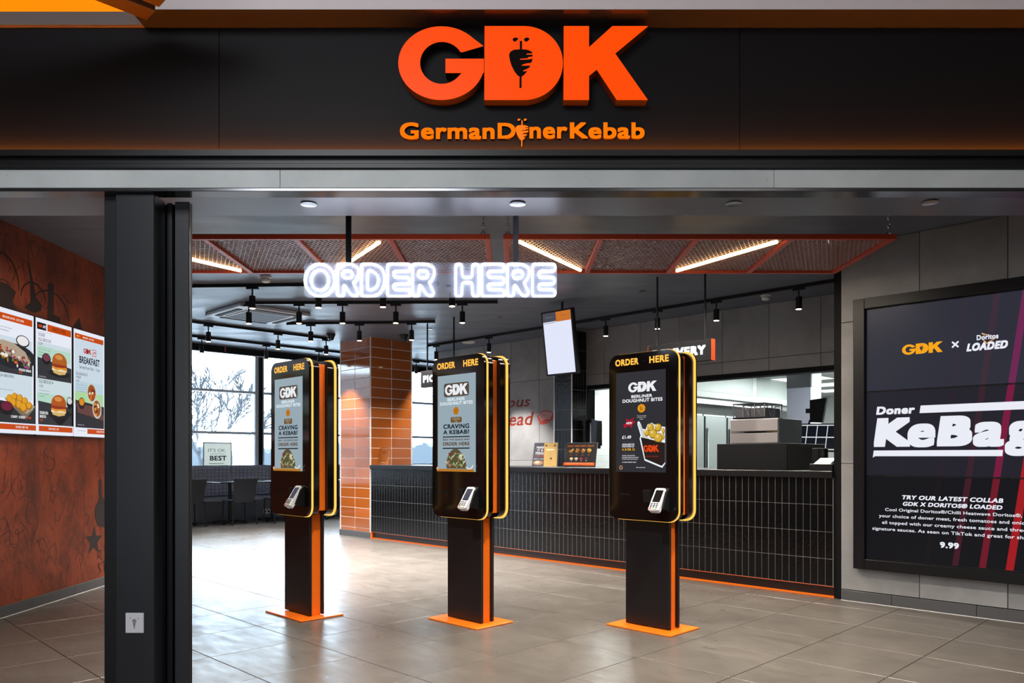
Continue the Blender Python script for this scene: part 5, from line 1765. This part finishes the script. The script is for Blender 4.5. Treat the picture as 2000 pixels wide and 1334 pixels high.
# paper poster on the glass
t = thing('window_poster', 'cream poster reading IT\'S OK BEST standing against the window behind the bench', 'poster', FW @ T(0.0, 0.0, 0.0))
M_PAPER = {}
def paper(rgb):
    if rgb not in M_PAPER:
        m_ = mat('backlit_paper_%d_%d_%d' % rgb, rgb, 0.6)
        nt_ = m_.node_tree
        tr_ = nt_.nodes.new('ShaderNodeBsdfTranslucent')
        c_ = [v * 0.42 for v in lin(rgb)]
        tr_.inputs[0].default_value = (*c_, 1)
        mx_ = nt_.nodes.new('ShaderNodeMixShader')
        mx_.inputs[0].default_value = 0.75
        nt_.links.new(nt_.nodes['Principled BSDF'].outputs[0], mx_.inputs[1])
        nt_.links.new(tr_.outputs[0], mx_.inputs[2])
        nt_.links.new(mx_.outputs[0], nt_.nodes['Material Output'].inputs[0])
        M_PAPER[rgb] = m_
    return M_PAPER[rgb]


a = Art(y=-0.03, box=(-0.33, 0.20, 0.90, 1.46))
a.slot = lambda rgb: (a.key.setdefault(rgb, len(a.key)), a.mats.append(paper(rgb)) if len(a.mats) < len(a.key) else None)[0]
MB().box(-0.345, -0.33, -0.0295, -0.012, 0.885, 1.475).box(0.2, 0.215, -0.0295, -0.012, 0.885, 1.475).box(-0.33, 0.2, -0.0295, -0.012, 1.46, 1.475).box(-0.33, 0.2, -0.0295, -0.012, 0.885, 0.90).build('frame', mat('poster_frame', (120, 136, 150), 0.5), t)
a.rect((238, 228, 206), 0, 1, 0, 1)
a.text((96, 108, 104), "IT'S OK.", 0.48, 0.70, 0.66, 0.11, 'C', 0.0, 0.0, 3, 0.0)
a.rect((170, 170, 150), 0.22, 0.78, 0.625, 0.64)
a.text((84, 100, 104), 'BEST', 0.52, 0.40, 0.62, 0.17, 'C', 0.03)
a.rect((150, 166, 140), 0.18, 0.72, 0.29, 0.315)
a.rect((160, 160, 140), 0.44, 0.74, 0.21, 0.23)
a.poly((110, 130, 122), [(0.3, 0.06), (0.36, 0.14), (0.46, 0.12), (0.6, 0.18), (0.66, 0.1), (0.5, 0.05)])
a.build('print', t)

# ------------------------------------------------------------------ banquette bench, tables, chairs
FB = frame(P0 + 11.18 * U, math.atan2(0.7094, 0.7047))     # x along the windows, y towards them
for k, (x0, lab) in enumerate(((-1.66, 'left of the seam beside the first chair'), (0.145, 'right of the seam behind the chair'), (1.95, 'behind the kiosk towards the pillar'), (3.755, 'beyond the orange pillar'))):
    x1 = x0 + 1.80
    t = thing('banquette', 'grey quilted window banquette, unit ' + lab, 'bench', FB @ T(x0, 0, 0), 'window banquettes')
    MB().box(0, 1.8, 0.02, 0.56, 0.0, 0.37).build('base', mat('bench_base', (74, 77, 88), 0.3), t)
    MB().box(0, 1.8, 0.0, 0.45, 0.371, 0.44, b=0.015).build('seat', M_VINYL, t)
    MB().box(0.004, 1.796, 0.485, 0.58, 0.441, 1.035, b=0.02).build('back_core', M_VINYL, t)
    mb = MB()
    nx, nz = 23, 9
    cw, ch = 1.78 / nx, 0.56 / nz
    for i in range(nx):
        for j in range(nz):
            xa, za = 0.01 + cw * i, 0.45 + ch * j
            ya = 0.466
            g = 0.004
            vs = [(xa, ya + 0.02, za), (xa + cw, ya + 0.02, za), (xa + cw, ya + 0.02, za + ch), (xa, ya + 0.02, za + ch),
                  (xa + 0.014, ya, za + 0.012), (xa + cw - 0.014, ya, za + 0.012), (xa + cw - 0.014, ya, za + ch - 0.012), (xa + 0.014, ya, za + ch - 0.012)]
            mb.add(vs, [(4, 5, 6, 7), (0, 1, 5, 4), (1, 2, 6, 5), (2, 3, 7, 6), (3, 0, 4, 7)])
    mb.build('quilting', M_VINYL, t, kind='stuff')
    for xs_ in ((0.55,) if k != 1 else (0.5,)):
        s = MB().box(xs_ - 0.073, xs_ + 0.073, 0.008, 0.0195, 0.105, 0.195, b=0.003).build('socket', M_WHITE, t)
        MB().box(xs_ - 0.055, xs_ - 0.015, 0.006, 0.0079, 0.12, 0.165).box(xs_ + 0.015, xs_ + 0.055, 0.006, 0.0079, 0.12, 0.165).box(xs_ - 0.01, xs_ + 0.01, 0.006, 0.0079, 0.165, 0.19).build('socket_holes', M_BLACKM, s)


def chair_proto():
    t = thing('dining_chair', 'x', 'chair', F0, 'black chairs at the window tables')
    # sits facing +y; rear legs at y = 0
    MB().box(-0.215, 0.215, 0.02, 0.44, 0.42, 0.445, b=0.008).build('seat', mat('chair_shell', (38, 40, 46), 0.5), t)
    vs, fs = [], []
    for j, (z, y) in enumerate(((0.40, 0.015), (0.52, -0.005), (0.66, -0.03), (0.80, -0.07), (0.815, -0.075))):
        w = 0.19 + 0.035 * j / 4
        for i in range(5):
            u_ = -1 + i / 2
            vs.append((u_ * w, y + 0.02 * u_ * u_, z))
    n1 = len(vs)
    vs += [(p[0], p[1] + 0.014, p[2]) for p in vs]
    for j in range(4):
        for i in range(4):
            q = j * 5 + i
            fs += [(q, q + 1, q + 6, q + 5), (n1 + q, n1 + q + 5, n1 + q + 6, n1 + q + 1)]
    for i in range(4):
        fs += [(i, n1 + i, n1 + i + 1, i + 1), (20 + i, 21 + i, n1 + 21 + i, n1 + 20 + i)]
    for j in range(4):
        fs += [(5 * j, 5 * j + 5, n1 + 5 * j + 5, n1 + 5 * j), (5 * j + 4, n1 + 5 * j + 4, n1 + 5 * j + 9, 5 * j + 9)]
    MB().add(vs, fs).build('backrest', mat('chair_shell', (38, 40, 46), 0.5), t, smooth=40)
    for s in (-1, 1):
        MB().tube([(s * 0.205, 0.03, 0.43), (s * 0.222, -0.005, 0.0)], [0.015, 0.012], 8).build('leg', M_BLACK, t)
        MB().tube([(s * 0.195, 0.41, 0.42), (s * 0.21, 0.43, 0.0)], [0.015, 0.012], 8).build('leg', M_BLACK, t)
    return t


pc = chair_proto()
CA = math.atan2(0.7047, -0.7094) - math.pi / 2      # +y towards the windows
pc.matrix_basis = T(-4.69, 13.485, 0, CA)
pc['label'] = 'black dining chair seen whole from behind in front of the quilted bench'
copy_thing(pc, T(-5.39, 12.98, 0, CA), 'black dining chair half hidden by the steel shutter column')
copy_thing(pc, T(-4.10, 13.93, 0, CA), 'black dining chair behind the kiosk next to the orange pillar')


def table_proto():
    t = thing('bistro_table', 'x', 'table', F0, 'dark tables at the window bench')
    MB().box(-0.32, 0.32, -0.32, 0.32, 0.725, 0.748, b=0.004).build('tabletop', mat('table_laminate', (44, 44, 50), 0.25), t)
    MB().cyl((0, 0, 0.06), 0.028, 0.664, 'z', 14).build('column', M_BLACK, t, smooth=40)
    for k in range(4):
        M = Matrix.Rotation(R(45 + 90 * k), 4, 'Z')
        ft_ = MB().prism([(0.0, 0.065), (0.0, 0.035), (0.30, 0.022), (0.31, 0.03), (0.30, 0.042)], -0.025, 0.025).build('foot', M_BLACK, t, M=M)
        MB().cyl((0.285, 0, 0.0), 0.02, 0.022, 'z', 10).build('glide', M_BLACKM, ft_)
    return t


pt = table_proto()
pt.matrix_basis = T(-5.10, 13.88, 0, CA)
pt['label'] = 'dark square pedestal table between the whole chair and the bench'
copy_thing(pt, T(-5.80, 13.36, 0, CA), 'dark square pedestal table beside the steel shutter column')
copy_thing(pt, T(-4.52, 14.46, 0, CA), 'dark square pedestal table behind the kiosk with the second socket')
copy_thing(pt, T(-3.55, 15.0, 0, CA), 'dark square pedestal table glimpsed between kiosk and orange pillar')

# red pull cords in the window heads
for k, (px, y0, y1) in enumerate(((445.5, 676, 690), (527, 687, 706))):
    r_ = (px - 1000) / 1500
    Y = 12.0 + 0.3 * k
    t = tag(MB().tube([(r_ * Y, Y - 0.12, 1.2 + (892 - y0) * Y / 1500), (r_ * Y, Y - 0.12, 1.2 + (892 - y1) * Y / 1500)], 0.006, 6).build('pull_cord', mat('cord_red', (214, 96, 104), 0.5)), 'short red pull cord at the window head, ' + ('above the poster' if k == 0 else 'beside the mullion'), 'cord')

# ------------------------------------------------------------------ outdoors
MB().box(-90, 60, 26, 160, -0.5, -0.15).build('ground_outside', mat('pale_ground', (222, 224, 226), 0.8), kind='structure')
MB().box(-9, 12, 0.25, 30, -0.3, -0.06).build('path_outside', mat('pale_ground', (222, 224, 226), 0.8), M=FW, kind='structure')
rg = random.Random(11)


def bare_tree(name, label, x, y, h, seed):
    rg = random.Random(seed)
    t = thing(name, label, 'tree', T(x, y, -0.1))
    M_BARK = mat('bark', (52, 55, 60), 0.8)
    trunk, br = MB(), MB()
    trunk.tube([(0, 0, 0), (0.05, 0, h * 0.12), (0.02, 0.05, h * 0.25)], [h * 0.022, h * 0.018, h * 0.015], 8)
    def grow(p, d, L, r, depth):
        q = p + d * L * 0.5 + Vector((rg.uniform(-1, 1), rg.uniform(-1, 1), 0.3)) * L * 0.06
        e = p + d * L
        br.tube([p, q, e], [max(r, 0.019), max(r * 0.8, 0.016), max(r * 0.6, 0.013)], 4)
        if depth == 0:
            return
        for k in range(3 if depth > 1 else 4):
            nd = (d + Vector((rg.uniform(-1, 1), rg.uniform(-1, 1), rg.uniform(-0.35, 0.75))) * 0.72).normalized()
            grow(e if k else q, nd, L * rg.uniform(0.6, 0.82), r * 0.55, depth - 1)
    for k in range(6):
        a_ = 2 * math.pi * k / 6 + rg.uniform(-0.4, 0.4)
        grow(Vector((0.02, 0.05, h * (0.2 + 0.02 * k))), Vector((math.cos(a_) * 0.7, math.sin(a_) * 0.7, rg.uniform(0.5, 1.1))).normalized(), h * 0.26, h * 0.010, 4)
    trunk.build('trunk', M_BARK, t)
    br.build('branches', M_BARK, t, kind='stuff')


bare_tree('bare_tree', 'bare leafless tree outside the window above the poster', -11.2, 27.5, 4.8, 4)
bare_tree('bare_tree', 'low bare shrub outside the window close to the steel column', -17.0, 38.5, 4.0, 8)
for k, (x, y, w, h) in enumerate(((-46, 88, 27, 3.4), (-17, 92, 26, 3.0), (12, 96, 26, 2.8))):
    rg = random.Random(20 + k)
    pts = [(-w / 2, 0)]
    for i in range(160):
        pts.append((-w / 2 + w * i / 159, h * (0.70 + 0.3 * math.sin(math.pi * i / 159) + 0.1 * math.sin(i * 0.37 + k)) * rg.uniform(0.88, 1.04)))
    pts.append((w / 2, 0))
    tag(MB().prism(pts, -2.5, 2.5).build('treeline', mat('hazy_trees', (66, 72, 78), 0.9), M=T(x, y, -0.2), kind='stuff'), 'pale hazy treeline far behind the window, ' + ('left stretch', 'middle stretch', 'right stretch')[k], 'trees')
t = thing('bent_flag', 'white angular flag on a bent pole outside the window', 'flag', T(-8.9, 24.0, -0.5))
MB().prism([(0.02, 0.0), (0.20, 0.0), (0.45, 1.6), (0.55, 2.7), (-0.9, 2.3), (-0.95, 2.0), (0.12, 2.15), (0.18, 1.6)], 0, 0.04).build('sail', M_WHITE, t)
MB().tube([(0.1, 0.06, 0), (0.42, 0.06, 1.6), (0.52, 0.06, 2.7)], 0.03, 6).build('pole', M_ALU, t)
